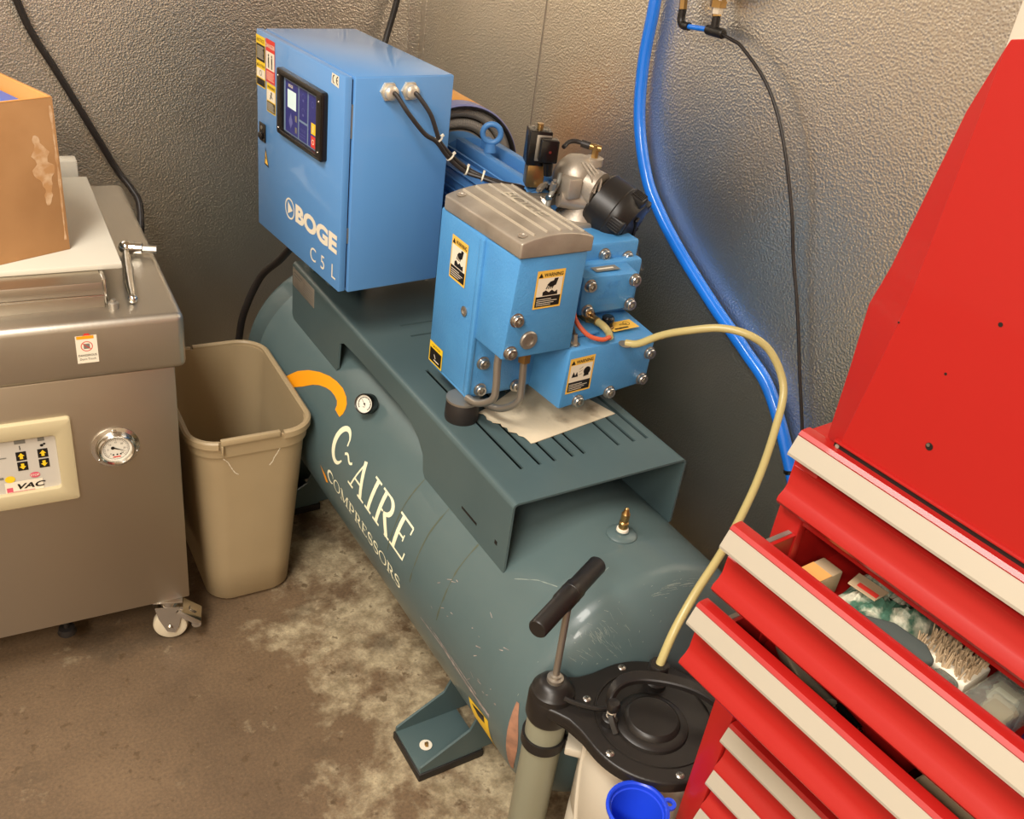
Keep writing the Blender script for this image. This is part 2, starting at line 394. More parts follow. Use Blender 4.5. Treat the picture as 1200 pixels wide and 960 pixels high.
# worn bare scratches
M_scr = mat('bare_scratch', srgb(176, 164, 158), .5, .1, var=(srgb(116, 110, 108), 60, 1.))
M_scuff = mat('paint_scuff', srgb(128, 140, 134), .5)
M_grime = mat('grime', srgb(84, 90, 74), .6)
M_peel = mat('brown_label', srgb(168, 122, 96), .7, var=(srgb(132, 98, 80), 60, .8))
def ribbon(g, pts, w_, fn, h, seg=6, wob=0.):
    P = [Vector(p) for p in pts]; C = []
    for i in range(len(P)-1):
        for k in range(seg): C.append(P[i].lerp(P[i+1], k/seg))
    C.append(P[-1]); L_ = []; R_ = []
    for i, c in enumerate(C):
        d = (C[min(i+1, len(C)-1)]-C[max(i-1, 0)]).normalized(); n = Vector((-d.y, d.x))
        ww = (w_(i/(len(C)-1)) if callable(w_) else w_)/2 * (1 + wob*rnd.uniform(-1, 1))
        L_.append(c+n*ww); R_.append(c-n*ww)
    for i in range(len(C)-1):
        g.flat([tuple(R_[i]), tuple(R_[i+1]), tuple(L_[i+1]), tuple(L_[i])], fn, h)
g = G().m(M_scr)
ribbon(g, [(-1.14, -.022), (-1.05, -.017), (-.96, -.022), (-.885, -.022)], lambda t: .002+.006*t, TF, .0004, 14, .5)
ribbon(g, [(-1.10, -.012), (-1.0, -.012), (-.93, -.014)], .0022, TF, .0004, 12, .6)
for k in range(26):
    u = -rnd.uniform(.87, 1.12); v = rnd.uniform(-.03, .14); l = rnd.uniform(.003, .014); a = rnd.uniform(-.6, .9)
    ribbon(g, [(u, v), (u+l*math.cos(a), v+l*math.sin(a))], rnd.uniform(.0008, .0022), TF, .0004, 2, .4)
def HF(u, v, h=0.):   # u angle around the axis, v angle out from the axis on the near head
    r = (TR+h)*math.sin(v); return Vector((TX - r*math.cos(u), .845 - (.100+h)*math.cos(v), TZ + r*math.sin(u)))
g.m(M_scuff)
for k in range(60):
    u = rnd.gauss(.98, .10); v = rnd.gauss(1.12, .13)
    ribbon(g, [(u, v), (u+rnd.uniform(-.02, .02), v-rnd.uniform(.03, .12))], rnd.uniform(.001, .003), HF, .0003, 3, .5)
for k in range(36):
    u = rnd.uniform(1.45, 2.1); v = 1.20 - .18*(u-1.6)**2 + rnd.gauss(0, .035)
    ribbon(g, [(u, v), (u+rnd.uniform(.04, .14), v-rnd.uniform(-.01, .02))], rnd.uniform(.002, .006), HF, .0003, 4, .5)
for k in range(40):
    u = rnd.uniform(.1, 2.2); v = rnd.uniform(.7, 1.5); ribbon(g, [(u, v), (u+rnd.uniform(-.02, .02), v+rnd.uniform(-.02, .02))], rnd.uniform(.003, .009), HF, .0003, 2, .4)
ribbon(g, [(-.905, .245), (-.94, .228), (-.975, .200)], .0012, TF, .0003, 6, .7)
ribbon(g, [(-.885, .262), (-.872, .300), (-.880, .330)], .0012, TF, .0003, 6, .7)
g.done('scratch_marks', tank, label='bare metal scratches and pale scuffs in the tank paint', kind='stuff')
g = G().m(M_grime)
for y_, v1 in ((1.29, .19), (1.192, .19), (1.083, .19)): ribbon(g, [(-y_, v1), (-y_-.002, .13), (-y_+.001, .07), (-y_, .02)], .0028, TF, .0003, 8, .7)
g.done('grime_line', tank, kind='stuff')
g = G().m(M_peel)
for i in range(8):
    a, b = .26-.085*i, .26-.085*(i+1); wa = .05+.14*math.sin(PI*i/8); wb = .05+.14*math.sin(PI*(i+1)/8)
    for q in range(3): g.flat([(a, 1.44-wa*q/3), (b, 1.44-wb*q/3), (b, 1.44-wb*(q+1)/3), (a, 1.44-wa*(q+1)/3)], HF, .0008)
g.done('worn_label', tank, label='worn brown label on the tank end')

# decal lettering: serif letters drawn as strokes on the tank
def stroke_glyph(ch):
    """list of (polyline, width) in a cell; cap height 1"""
    def arc(cx, cy, rx, ry, a0, a1, n=14): return [(cx+rx*math.cos(math.radians(a0+(a1-a0)*k/n)), cy+ry*math.sin(math.radians(a0+(a1-a0)*k/n))) for k in range(n+1)]
    T_, t_ = .135, .05
    fat = lambda q: .05+.09*math.sin(PI*q)
    if ch == 'C': return .74, [(arc(.40, .5, .36, .5, 42, 318, 26), lambda q: .06+.13*math.sin(PI*q)), ([(.66, .86), (.70, .66)], .06), ([(.62, .10), (.70, .2)], .05)]
    if ch == '~': return .36, [([(.02+.32*k/10, .52+.07*math.sin(2*PI*k/10)) for k in range(11)], .055)]
    if ch == 'A': return .82, [([(.42, 1.0), (.15, 0)], .055), ([(.38, 1.0), (.66, 0)], T_), ([(.22, .33), (.56, .33)], t_), ([(.02, .02), (.28, .02)], t_), ([(.52, .02), (.82, .02)], t_)]
    if ch == 'I': return .38, [([(.19, 0), (.19, 1)], T_), ([(.04, .025), (.34, .025)], t_), ([(.04, .975), (.34, .975)], t_)]
    if ch == 'R': return .78, [([(.17, 0), (.17, 1)], T_), ([(.02, .025), (.32, .025)], t_), ([(.02, .975), (.35, .975)], t_), (arc(.33, .73, .25, .245, 90, -90, 12), fat), ([(.30, .485), (.2, .485)], t_), ([(.38, .49), (.68, .02)], T_), ([(.58, .02), (.8, .02)], t_)]
    if ch == 'E': return .68, [([(.17, 0), (.17, 1)], T_), ([(.02, .025), (.6, .025)], t_), ([(.02, .975), (.57, .975)], t_), ([(.2, .52), (.42, .52)], t_), ([(.42, .43), (.42, .62)], .04), ([(.57, .98), (.57, .78)], .045), ([(.60, 0), (.62, .24)], .045)]
    if ch == 'O': return .84, [(arc(.42, .5, .36, .5, 0, 180, 18), lambda q: .14-.09*math.sin(PI*q)), (arc(.42, .5, .36, .5, 180, 360, 18), lambda q: .14-.09*math.sin(PI*q))]
    if ch == 'M': return 1.02, [([(.16, 0), (.16, 1)], t_), ([(.16, .98), (.5, .05)], T_), ([(.5, .05), (.82, .98)], t_), ([(.84, 0), (.84, 1)], T_), ([(.03, .02), (.3, .02)], t_), ([(.68, .02), (1.0, .02)], t_), ([(.03, .98), (.18, .98)], t_), ([(.82, .98), (.98, .98)], t_)]
    if ch == 'P': return .70, [([(.17, 0), (.17, 1)], T_), ([(.02, .025), (.34, .025)], t_), ([(.02, .975), (.35, .975)], t_), (arc(.33, .71, .26, .265, 90, -90, 12), fat), ([(.33, .445), (.2, .445)], t_)]
    if ch == 'S': return .60, [(arc(.3, .74, .22, .25, 40, 250, 12) + arc(.3, .26, .24, .25, 70, -140, 12), lambda q: .05+.09*math.sin(PI*q)), ([(.49, .95), (.5, .74)], .045), ([(.06, .28), (.07, .04)], .045)]
def word(g, txt, u, v, hgt, fn, width, h=.0006, slope=0.):
    tot = sum(stroke_glyph(c)[0]+.04 for c in txt); sx = width/tot; x = 0
    for c in txt:
        wd, st = stroke_glyph(c)
        for pl_, w_ in st:
            pts = [((x+p[0])*sx, p[1]*hgt) for p in pl_]
            sc = (sx+hgt)/2
            ww = (lambda q, w_=w_: w_(q)*sc) if callable(w_) else w_*sc
            ribbon(g, pts, ww, lambda a, b, hh, u=u, v=v: fn(u+a, v+b+slope*a, hh), h, 4)
        x += wd+.04
g = G().m(M_decal)
word(g, 'C', -1.594, .052, .078, TF, .060)
word(g, '~', -1.540, .048, .074, TF, .048)
word(g, 'AIRE', -1.496, .046, .072, TF, .275, slope=-.022)
g.done('brand_lettering', tank, label='cream serif lettering reading C~AIRE', kind='stuff')
g = G().m(M_decal)
word(g, 'COMPRESSORS', -1.590, -.006, .024, TF, .365, slope=-.058)
g.done('brand_lettering', tank, label='small cream lettering reading COMPRESSORS', kind='stuff')
g = G().m(M_orange)
outer = [(-1.90, .070), (-1.848, .118), (-1.81, .142), (-1.77, .160), (-1.73, .172), (-1.698, .177), (-1.665, .178), (-1.637, .172), (-1.62, .163), (-1.613, .153), (-1.611, .142), (-1.616, .131)]
inner = [(-1.875, .052), (-1.83, .085), (-1.80, .103), (-1.765, .128), (-1.742, .140), (-1.715, .149), (-1.694, .153), (-1.672, .153), (-1.655, .150), (-1.646, .143), (-1.643, .134), (-1.616, .131)]
for i in range(11):
    for q in range(3):
        for k in range(4):
            def P_(a, b): return tuple(inner[i][c]*(1-a)*(1-b)+inner[i+1][c]*a*(1-b)+outer[i][c]*(1-a)*b+outer[i+1][c]*a*b for c in (0, 1))
            g.flat([P_(q/3, k/4), P_((q+1)/3, k/4), P_((q+1)/3, (k+1)/4), P_(q/3, (k+1)/4)], TF, .0007)
g.done('swoosh_emblem', tank, label='orange curved swoosh emblem'); g = G().m(M_orange)
g.flat([(-1.632, -.001), (-1.60, -.010), (-1.588, -.020), (-1.600, -.026)], TF, .0006)
g.done('arrow_emblem', tank, label='small orange arrow tip')
g = G().m(M_yel)   # warning label wrapping the lower side
for i in range(8):
    a, b = -.047-.012*i, -.047-.012*(i+1)
    g.flat([(-.955, b), (-.888, b), (-.888, a+.010), (-.955, a+.0)], TF, .0006)
g.m(M_lblk); g.flat([(-.945, -.054), (-.902, -.040), (-.902, -.060), (-.925, -.068)], TF, .0009); ribbon(g, [(-.94, -.058), (-.905, -.046)], .002, TF, .0011)
g.done('warning_label', tank, label='yellow and black warning label near tank end')
# welded feet: base plate, two gussets, rubber pad, bolt
def foot(y0, y1):
    for s, x0, x1 in ((-1, .66, .80), (1, 1.045, 1.185)):
        xa, xb = (x0, x1) if s < 0 else (x1, x0)
        g = G().m(M_frame); g.box(min(x0, x1), max(x0, x1), y0, y1, .020, .026, .001)
        for yy in (y0, y1-.005):
            g.prism([(xa, .026), (xa, .036), (xa + (xb-xa)*.75, .092), (xb, .17), (xb + (xb-xa)*.5, .17), (xb + (xb-xa)*.5, .026)], -yy-.005, -yy, Matrix(((1, 0, 0, 0), (0, 0, -1, 0), (0, 1, 0, 0), (0, 0, 0, 1))))
        f = g.done('foot', tank, 30)
        g = G().m(M_rubber); g.box(min(x0, x1)-.003, max(x0, x1)+.003, y0-.003, y1+.003, 0, .020, .002); g.done('rubber_pad', tank)
        g = G().m(M_white); cx, cy = xa - s*.038, (y0+y1)/2 - .005
        g.lathe([(.011, .0262), (.013, .028), (.013, .0290), (.007, .0292)], Matrix.Translation((cx, cy, 0)), 20)
        g.m(M_brass); g.cyl((cx, cy, .028), (cx+.004, cy-.002, .031), .006, n=6); g.done('foot_bolt', tank)
foot(1.058, 1.172); foot(1.945, 2.057)
# relief valve on the tank top
vx, vy, vz = .925, .934, TZ+TR
g = G().m(M_tank); g.lathe([(.026, -.006), (.026, .002), (.022, .005), (.012, .007), (.012, .010)], Matrix.Translation((vx, vy, vz)), 28)
g.m(M_white); g.lathe([(.011, .008), (.010, .014), (.007, .015)], Matrix.Translation((vx, vy, vz)), 20)
g.m(M_brass); g.lathe([(.0075, .012), (.0085, .018), (.0085, .026), (.006, .028), (.0075, .031), (.0075, .044), (.005, .048), (.0035, .054), (.001, .056)], Matrix.Translation((vx, vy, vz)), 12)
g.done('relief_valve', tank, 30, label='small brass safety valve in a weld ring')
# pressure gauge on the tank side
gp = Vector(TF(-1.545, .198, 0)); gn = Vector((-.62, -.10, .78)).normalized()
GD = (Vector((-.75, -.52, .42))).normalized()
g = G().m(M_blackg)
g.cyl(gp - gn*.01, gp + gn*.012, .010)
c0 = gp + gn*.022 - GD*.012
g.lathe([(.001, 0), (.020, 0), (.0215, .003), (.0215, .025), (.020, .027), (.0185, .0265), (.0185, .022)], facing(c0, GD), 32, cap1=False)
gauge = g.done('pressure_gauge', tank, label='small black tank pressure gauge')
fnG = (lambda M: (lambda u, v, h=0.: M @ Vector((u, v, h))))(facing(c0 + GD*.0225, GD))
g = G().m(M_dial); g.flat(ngon(0, 0, .0186, 28), fnG, 0)
g.m(M_lblk); ring(g, 0, 0, .013, .0145, fnG, .0003, -PI/4, PI*5/4)
for k in range(11):
    a = -PI/4 + k*PI*1.5/10; line(g, (.0115*math.cos(a), .0115*math.sin(a)), (.015*math.cos(a), .015*math.sin(a)), .0007, fnG, .0003)
line(g, (.003, -.004), (-.008, .008), .0009, fnG, .0005); g.flat(ngon(0, 0, .0022, 10), fnG, .0006)
g.text('PSI', 0, -.008, .003, fnG, .0004, 'CENTER')
tank_dial = g  # joined to the gauge face
g.done('gauge_dial', tank, label='white dial face')

# mounting frame with louvre slots
def grid_plate(g, xs, ys, z0, z1, hole, swap=None):
    """plate made of cells, cells where hole(i,j) are left open"""
    nx, ny = len(xs)-1, len(ys)-1; vs = []; fs = []
    def P(i, j, k): return (i*(ny+1)+j)*2+k
    for x in xs:
        for y in ys:
            for z in (z0, z1): vs.append((x, y, z))
    solid = lambda i, j: 0 <= i < nx and 0 <= j < ny and not hole(i, j)
    for i in range(nx):
        for j in range(ny):
            if not solid(i, j): continue
            fs.append((P(i, j, 1), P(i+1, j, 1), P(i+1, j+1, 1), P(i, j+1, 1))); fs.append((P(i, j, 0), P(i, j+1, 0), P(i+1, j+1, 0), P(i+1, j, 0)))
            if not solid(i-1, j): fs.append((P(i, j, 0), P(i, j, 1), P(i, j+1, 1), P(i, j+1, 0)))
            if not solid(i+1, j): fs.append((P(i+1, j, 0), P(i+1, j+1, 0), P(i+1, j+1, 1), P(i+1, j, 1)))
            if not solid(i, j-1): fs.append((P(i, j, 0), P(i+1, j, 0), P(i+1, j, 1), P(i, j, 1)))
            if not solid(i, j+1): fs.append((P(i, j+1, 0), P(i, j+1, 1), P(i+1, j+1, 1), P(i+1, j+1, 0)))
    g.add(vs, fs)
FX0, FX1, FY0, FY1, FZ = .742, 1.108, 1.000, 2.000, .700
slots = [.808, .845, .876, .914, .939, 1.015, 1.050, 1.080]
xs = [FX0+.010]; holes_x = set()
for s_ in slots: xs += [s_-.0038, s_+.0038]
xs.append(FX1-.010)
ys = [FY0, 1.082, 1.44, 1.575, 1.581, 1.625, 1.631, FY1]
g = G().m(M_frame)
def hole(i, j):
    if j == 1 and i % 2 == 1: return True
    if j in (3, 5) and 3 <= i <= 12: return True
    return False
grid_plate(g, xs, ys, FZ-.004, FZ, hole)
for sx_, xe in ((-1, FX0), (1, FX1)):
    # bent corner
    a = []
    for k in range(7):
        t = PI/2*k/6; a.append((xe - sx_*.010 + sx_*.010*math.sin(t), FZ-.010+.010*math.cos(t)))
    b = [(xe - sx_*.010 + sx_*.006*math.sin(PI/2*k/6), FZ-.010+.006*math.cos(PI/2*k/6)) for k in range(7)]
    for k in range(6):
        q = [a[k], a[k+1], b[k+1], b[k]]
        g.add([(p[0], y, p[1]) for y in (FY0, FY1) for p in q], [(0, 1, 5, 4), (1, 2, 6, 5), (2, 3, 7, 6), (3, 0, 4, 7), (0, 3, 2, 1), (4, 5, 6, 7)])
    # side flange outline in (y, z)
    poly = [(FY0, FZ-.010), (FY0, .558), (FY0+.006, .552), (1.290, .552), (1.302, .566), (1.308, .600), (1.33, .622), (1.37, .640), (1.42, .646), (1.62, .646), (1.69, .642), (1.712, .630), (1.718, .566), (1.728, .552), (1.985, .552), (FY1, .566), (FY1, FZ-.010)]
    M = Matrix(((0, 0, 1, 0), (1, 0, 0, 0), (0, 1, 0, 0), (0, 0, 0, 1)))
    x_in = xe - sx_*.004
    g.prism(poly, min(xe, x_in), max(xe, x_in), M)
frame = g.done('mounting_frame', comp, 30, label='dark teal bent sheet mounting frame with louvre slots')
g = G().m(M_lblk)
for (ya, yb, zz, hh) in ((1.098, 1.152, .588, .005), (1.030, 1.038, .597, .008)):
    g.box(FX0-.0006, FX0+.002, ya, yb, zz-hh/2, zz+hh/2, .0004)
g.done('flange_slots', frame, kind='stuff')
g = G().m(M_alu); fnN = plane_fn((FX0-.0004, 1.993, .645), (0, -1, 0), (0, 0, 1))
g.box(FX0-.001, FX0, 1.862, 1.995, .644, .690, .0004)
g.m(M_lgry); g.rect(.008, .06, .034, .038, fnN, .0008); g.rect(.008, .05, .027, .030, fnN, .0008)
for k in range(5): g.rect(.065, .122, .008+.006*k, .0095+.006*k, fnN, .0008)
g.done('rating_plate', frame, label='grey metal rating plate')
# rubber mounts under the block
for nm, (mx, my) in (('rubber_mount', (.788, 1.262)), ('rubber_mount', (1.06, 1.40)), ('rubber_mount', (1.03, 1.76))):
    g = G().m(M_rubber); g.lathe([(.030, 0), (.031, .004), (.030, .036), (.029, .038)], Matrix.Translation((mx, my, FZ)), 32)
    g.m(M_dsteel); g.lathe([(.029, .038), (.031, .039), (.031, .043), (.029, .0435), (.001, .0435)], Matrix.Translation((mx, my, FZ)), 32)
    g.done(nm, comp, label='black rubber mount with dirty steel cap' if mx < .8 else None)

# ---------------- control cabinet
CB = Matrix.Translation((.70, 1.587, .813)) @ Matrix.Rotation(.0759909, 4, 'Z')
g = G(CB).m(M_blue); g.box(0, .203, .0, .385, 0, .407, .0025, 2)
g.box(.002, .2, .002, .383, .4065, .4078, .0004)
cab = g.done('control_cabinet', comp, label='blue sheet metal control cabinet')
g = G(CB).m(M_frame); g.box(.09, .18, .25, .275, -.111, 0, .002); g.done('cabinet_bracket', cab); g = G(CB).m(M_frame); g.box(.09, .18, .335, .36, -.111, 0, .002); g.done('cabinet_bracket', cab)
g = G(CB).m(M_blue); g.box(-.018, -.0035, .004, .386, .002, .408, .002, 2); door = g.done('cabinet_door', cab, label='blue hinged cabinet door')
g = G(CB).m(M_rubber); g.box(-.0036, .001, .009, .38, .007, .402); g.m(M_dsteel); g.box(-.0034, .0002, .0045, .009, .10, .13); g.box(-.0034, .0002, .0045, .009, .30, .36); g.done('door_seal', cab)
def cabfn(h0=0.): 
    # u measured from the far edge toward the camera, v up
    return lambda u, v, h=0.: CB @ Vector((-.018-h-h0, .386-u, v))
DF = cabfn()
g = G(CB).m(M_blackg)      # raised bezel around the controller
y0, y1, z0, z1, bw = .066, .264, .238, .364, .020
frame_ring(g, ((y0+y1)/2, (z0+z1)/2, (y1-y0)/2, (z1-z0)/2, .006), ((y0+y1)/2+.003, (z0+z1)/2-.001, (y1-y0)/2-.023, (z1-z0)/2-.011, .001), .012, lambda u, v, h=0.: Vector((-.018-h, u, v)), .002)
g.m(M_pgrey); g.box(-.0225, -.018, y0+.02, y1-.018, z0+.008, z1-.010)
g.m(M_chrome)
for a, b in ((y0+.013, z0+.016), (y0+.013, z1-.018), (y1-.010, z0+.012), (y1-.010, z1-.014)): g.sphere((-.0303, a, b), .0019, 6)
bez = g.done('display_panel', cab, label='black framed controller display with navy keypad')
g = G(); PF = lambda u, v, h=0.: CB @ Vector((-.0227-h, .386-u, v))
def U(y): return .386 - y
g.m(M_navy)
for a in ((.178, .238, .252, .345), (.146, .172, .288, .345), (.146, .172, .252, .283), (.098, .141, .252, .345)): pass
g.rect(U(.236), U(.180), .250, .347, PF); g.rect(U(.175), U(.140), .288, .347, PF); g.rect(U(.175), U(.140), .250, .284, PF); g.rect(U(.135), U(.100), .250, .347, PF)
g.m(M_lcd); g.rect(U(.226), U(.188), .298, .332, PF, .0008)
g.m(M_lwht); g.text('BOGE', U(.222), .337, .0055, PF, .0008, bold=.02)
g.m(M_navy2)
g.flat([(U(.220), .272), (U(.211), .259), (U(.202), .272), (U(.211), .290)], PF, .0008)
g.text('FOCUS', U(.157), .268, .0055, PF, .0008, 'CENTER'); g.rect(U(.170), U(.146), .262, .263, PF, .0008); g.rect(U(.170), U(.146), .257, .258, PF, .0008)
for cz in (.333, .306):
    ring(g, U(.157), cz, .006, .0068, PF, .0008, 0, PI, 10); g.rect(U(.160), U(.154), cz-.008, cz-.004, PF, .0008)
ring(g, U(.117), .330, .005, .0058, PF, .0008)
g.m(M_lgry); g.rect(U(.192), U(.184), .278, .290, PF, .0008); g.rect(U(.192), U(.184), .257, .268, PF, .0008)
g.m(M_yel); g.rect(U(.122), U(.104), .276, .297, PF, .0008); g.m(M_lred); g.rect(U(.122), U(.104), .251, .273, PF, .0008)
g.m(M_lwht); ring(g, U(.113), .262, .0035, .005, PF, .0012); g.rect(U(.114), U(.112), .280, .293, PF, .0012)
g.done('keypad_print', bez, flatshade=True)
def tri(g, cx, cy, s, fn, h): g.flat([(cx-s*.58, cy-s*.4), (cx+s*.58, cy-s*.4), (cx, cy+s*.6)], fn, h)
g = G(); g.m(M_yel); g.rect(0, .044, .300, .398, DF)
g.m(M_lblk); g.rect(.002, .042, .350, .382, DF, .0008); g.rect(.002, .042, .302, .316, DF, .0008); g.text('NOTICE', .022, .386, .007, DF, .0008, 'CENTER')
g.text('CAUTION', .025, .339, .0055, DF, .0008, 'CENTER'); tri(g, .006, .341, .006, DF, .0008)
g.m(M_lwht); g.rect(.002, .042, .318, .335, DF, .0008)
for k in range(7): g.rect(.005, .039-.003*(k % 3), .3555+.0035*k, .3565+.0035*k, DF, .0011)
g.m(M_lgry); ring(g, .022, .327, .004, .0055, DF, .0011)
g.done('safety_label', cab, label='yellow and black safety label on door corner', flatshade=True)
g = G(); g.m(M_lred); g.rect(.047, .090, .318, .400, DF)
g.m(M_lwht); g.rect(.049, .088, .343, .377, DF, .0008); g.text('DANGER', .068, .384, .008, DF, .0008, 'CENTER', .01)
for k in range(5): g.rect(.051, .086-.004*(k % 2), .323+.0036*k, .3242+.0036*k, DF, .0008)
g.m(M_lblk)
for dx in (-.007, .008):
    g.flat(ngon(.068+dx, .370, .0026, 10), DF, .0011); g.rect(.0655+dx, .0705+dx, .355, .3665, DF, .0011); g.rect(.0655+dx, .0675+dx, .346, .356, DF, .0011); g.rect(.0685+dx, .0705+dx, .346, .356, DF, .0011)
g.done('danger_label', cab, label='red and white danger label', flatshade=True)
g = G(); g.m(M_yel); g.rect(.050, .093, .260, .317, DF)
g.m(M_lblk); g.rect(.052, .091, .262, .281, DF, .0008); g.text('WARNING', .0725, .307, .0055, DF, .0008, 'CENTER', .01)
g.m(M_lwht); g.rect(.052, .091, .283, .304, DF, .0008)
for k in range(4): g.rect(.054, .088-.005*(k % 2), .265+.004*k, .2662+.004*k, DF, .0011)
g.m(M_lblk); g.flat(ngon(.074, .299, .003, 10), DF, .0011); line(g, (.074, .296), (.068, .287), .003, DF, .0011); line(g, (.068, .295), (.08, .290), .0018, DF, .0011)
g.done('warning_label', cab, label='small yellow warning label under the danger label', flatshade=True)
g = G(); g.m(M_lwht); g.flat([(.331, .386), (.360, .383), (.360, .403), (.333, .404)], DF)
g.m(M_lblk); ring(g, .3435, .3945, .0055, .0078, DF, .0008, PI*.55, PI*1.45, 12); ring(g, .3575, .3945, .0055, .0078, DF, .0008, PI*.55, PI*1.45, 12); g.rect(.3500, .3560, .3936, .3954, DF, .0008)
g.done('ce_mark', cab, label='white CE mark sticker', flatshade=True)
g = G(); g.m(M_lblk); g.flat([(.036, .145), (.058, .143), (.041, .183)], DF, .0004); g.m(M_yel2); g.flat([(.0395, .1485), (.0545, .147), (.0425, .1755)], DF, .0008)
g.m(M_lblk); g.flat([(.045, .167), (.042, .159), (.0455, .159), (.0435, .152), (.0485, .161), (.0455, .161)], DF, .0011)
g.done('voltage_triangle', cab, label='yellow voltage warning triangle', flatshade=True)
g = G(CB).m(M_blackg); g.box(-.0215, -.018, .341, .371, .191, .229, .002); g.box(-.027, -.021, .348, .365, .197, .210, .003); g.m(M_dsteel); g.cyl((-.018, .356, .220), (-.0225, .356, .220), .004); g.done('door_latch', cab, label='black quarter-turn latch')
# cabinet lettering
g = G(); g.m(M_lwht); cx, cy = .386-.224, .092
ring(g, cx, cy, .0185, .0222, DF, .0006, n=36, sy=1.0)
g.flat([(cx-.009, cy+.013), (cx-.009, cy-.013), (cx+.014, cy)], DF, .0006)
g.done('logo_emblem', cab, label='white round arrow emblem', flatshade=True)
g = G(); g.m(M_lwht); vs, fs, wd = text_mesh('BOGE', .05)
g.text('BOGE', .386-.197, .0775, .035, DF, .0006, bold=.05, sx=.183/(wd*.035/.73)); g.done('brand_lettering', cab, label='bold white BOGE lettering', flatshade=True, kind='stuff')
g = G(); g.m(M_lwht)
for ch, u in (('C', .386-.127), ('5', .386-.080), ('L', .386-.033)): g.text(ch, u, .022, .030, DF, .0006)
g.done('model_lettering', cab, label='thin white C 5 L lettering', flatshade=True, kind='stuff')
# cable glands and cables
glx = [.0655, .1085]
for k, x in enumerate(glx):
    g = G(CB).m(M_alu2); g.cyl((x, 0, .3825), (x, -.006, .3825), .0175, n=6); g.lathe([(.013, 0), (.013, .010), (.010, .013), (.0075, .014)], CB.inverted() @ facing(CB @ Vector((x, -.006, .3825)), CB.to_3x3() @ Vector((0, -1, 0))), 20)
    g.T = Matrix.Identity(4); g.done('cable_gland', cab, label='nickel cable gland')
c1 = CB @ Vector((glx[0], -.012, .3825)); c2 = CB @ Vector((glx[1], -.012, .3825))
g = G().m(M_hoseblk); g.tube([c1, c1 + Vector((.004, -.012, -.001)), (.786, 1.548, 1.168), (.817, 1.540, 1.133), (.840, 1.536, 1.119), (.868, 1.535, 1.088), (.899, 1.525, 1.064), (.924, 1.502, 1.058), (.957, 1.475, 1.050), (.992, 1.465, 1.043), (1.01, 1.47, 1.03)], .0042, 10)
g.done('control_cable', comp, label='black control cable looping from the cabinet')
g = G().m(M_hoseblk); g.tube([c2, c2 + Vector((.005, -.012, -.003)), (.832, 1.553, 1.165), (.844, 1.546, 1.134), (.852, 1.543, 1.115), (.876, 1.539, 1.090), (.906, 1.530, 1.068), (.930, 1.508, 1.058), (.962, 1.484, 1.051), (.996, 1.475, 1.045), (1.02, 1.475, 1.03)], .0042, 10)
g.done('control_cable', comp, label='black control cable from the right gland')
for k, (p, d) in enumerate((((.846, 1.541, 1.122), (.6, 0, -.8)), ((.872, 1.537, 1.089), (.7, -.2, -.7)), ((.903, 1.526, 1.065), (.9, -.4, -.3)), ((.927, 1.505, 1.058), (.9, -.6, -.2)))):
    g = G().m(M_white); g.lathe([(.0078, -.0015), (.0088, -.0015), (.0088, .0015), (.0078, .0015)], facing(p, d), 20, closed=True)
    g.box(-.002, .002, .008, .013, -.002, .002, M=facing(p, d)); g.done('cable_tie', comp, label='white cable tie' if k == 0 else None)

# ---------------- motor
MC = Vector((1.05, 0, .945)); MM = Matrix.Translation(MC) @ Matrix.Rotation(-PI/2, 4, 'X')
g = G().m(M_motor)
g.lathe([(.03, 1.43), (.075, 1.435), (.104, 1.455), (.104, 1.475), (.088, 1.478), (.086, 1.78), (.100, 1.782), (.100, 1.83), (.06, 1.845), (.02, 1.845)], MM, 48)
g.box(.99, 1.11, 1.46, 1.80, FZ+.0435, .87, .004)
for xx in (1.02, 1.082): g.box(xx-.010, xx+.010, 1.465, 1.765, 1.02, 1.052, .004)
g.box(1.00, 1.10, 1.46, 1.50, 1.01, 1.046, .003)
motor = g.done('electric_motor', comp, label='blue finned electric motor')
g = G().m(M_motor)
for k in range(34):
    a = math.radians(-75 + k*330/33 + 90 + 15)
    if abs(math.degrees(a) % 360 - 90) < 24: continue
    g.box(.082, .101, 1.48, 1.78, -.0015, .0015, M=Matrix.Translation(MC) @ Matrix.Rotation(-a, 4, 'Y'))
g.done('cooling_fins', motor, kind='stuff')
g = G().m(M_motor); eb = Vector((1.036, 1.665, 1.052))
g.cyl(eb, eb+Vector((0, 0, .016)), .013, .011, 20); g.tube([eb + Vector((0, 0, .037)) + (Vector((.86, -.5, 0))*math.cos(2*PI*k/12) + Vector((0, 0, 1))*math.sin(2*PI*k/12))*.0185 for k in range(12)], .0058, 12, 4, closed=True)
g.done('lifting_eye', motor, label='blue lifting eye bolt')
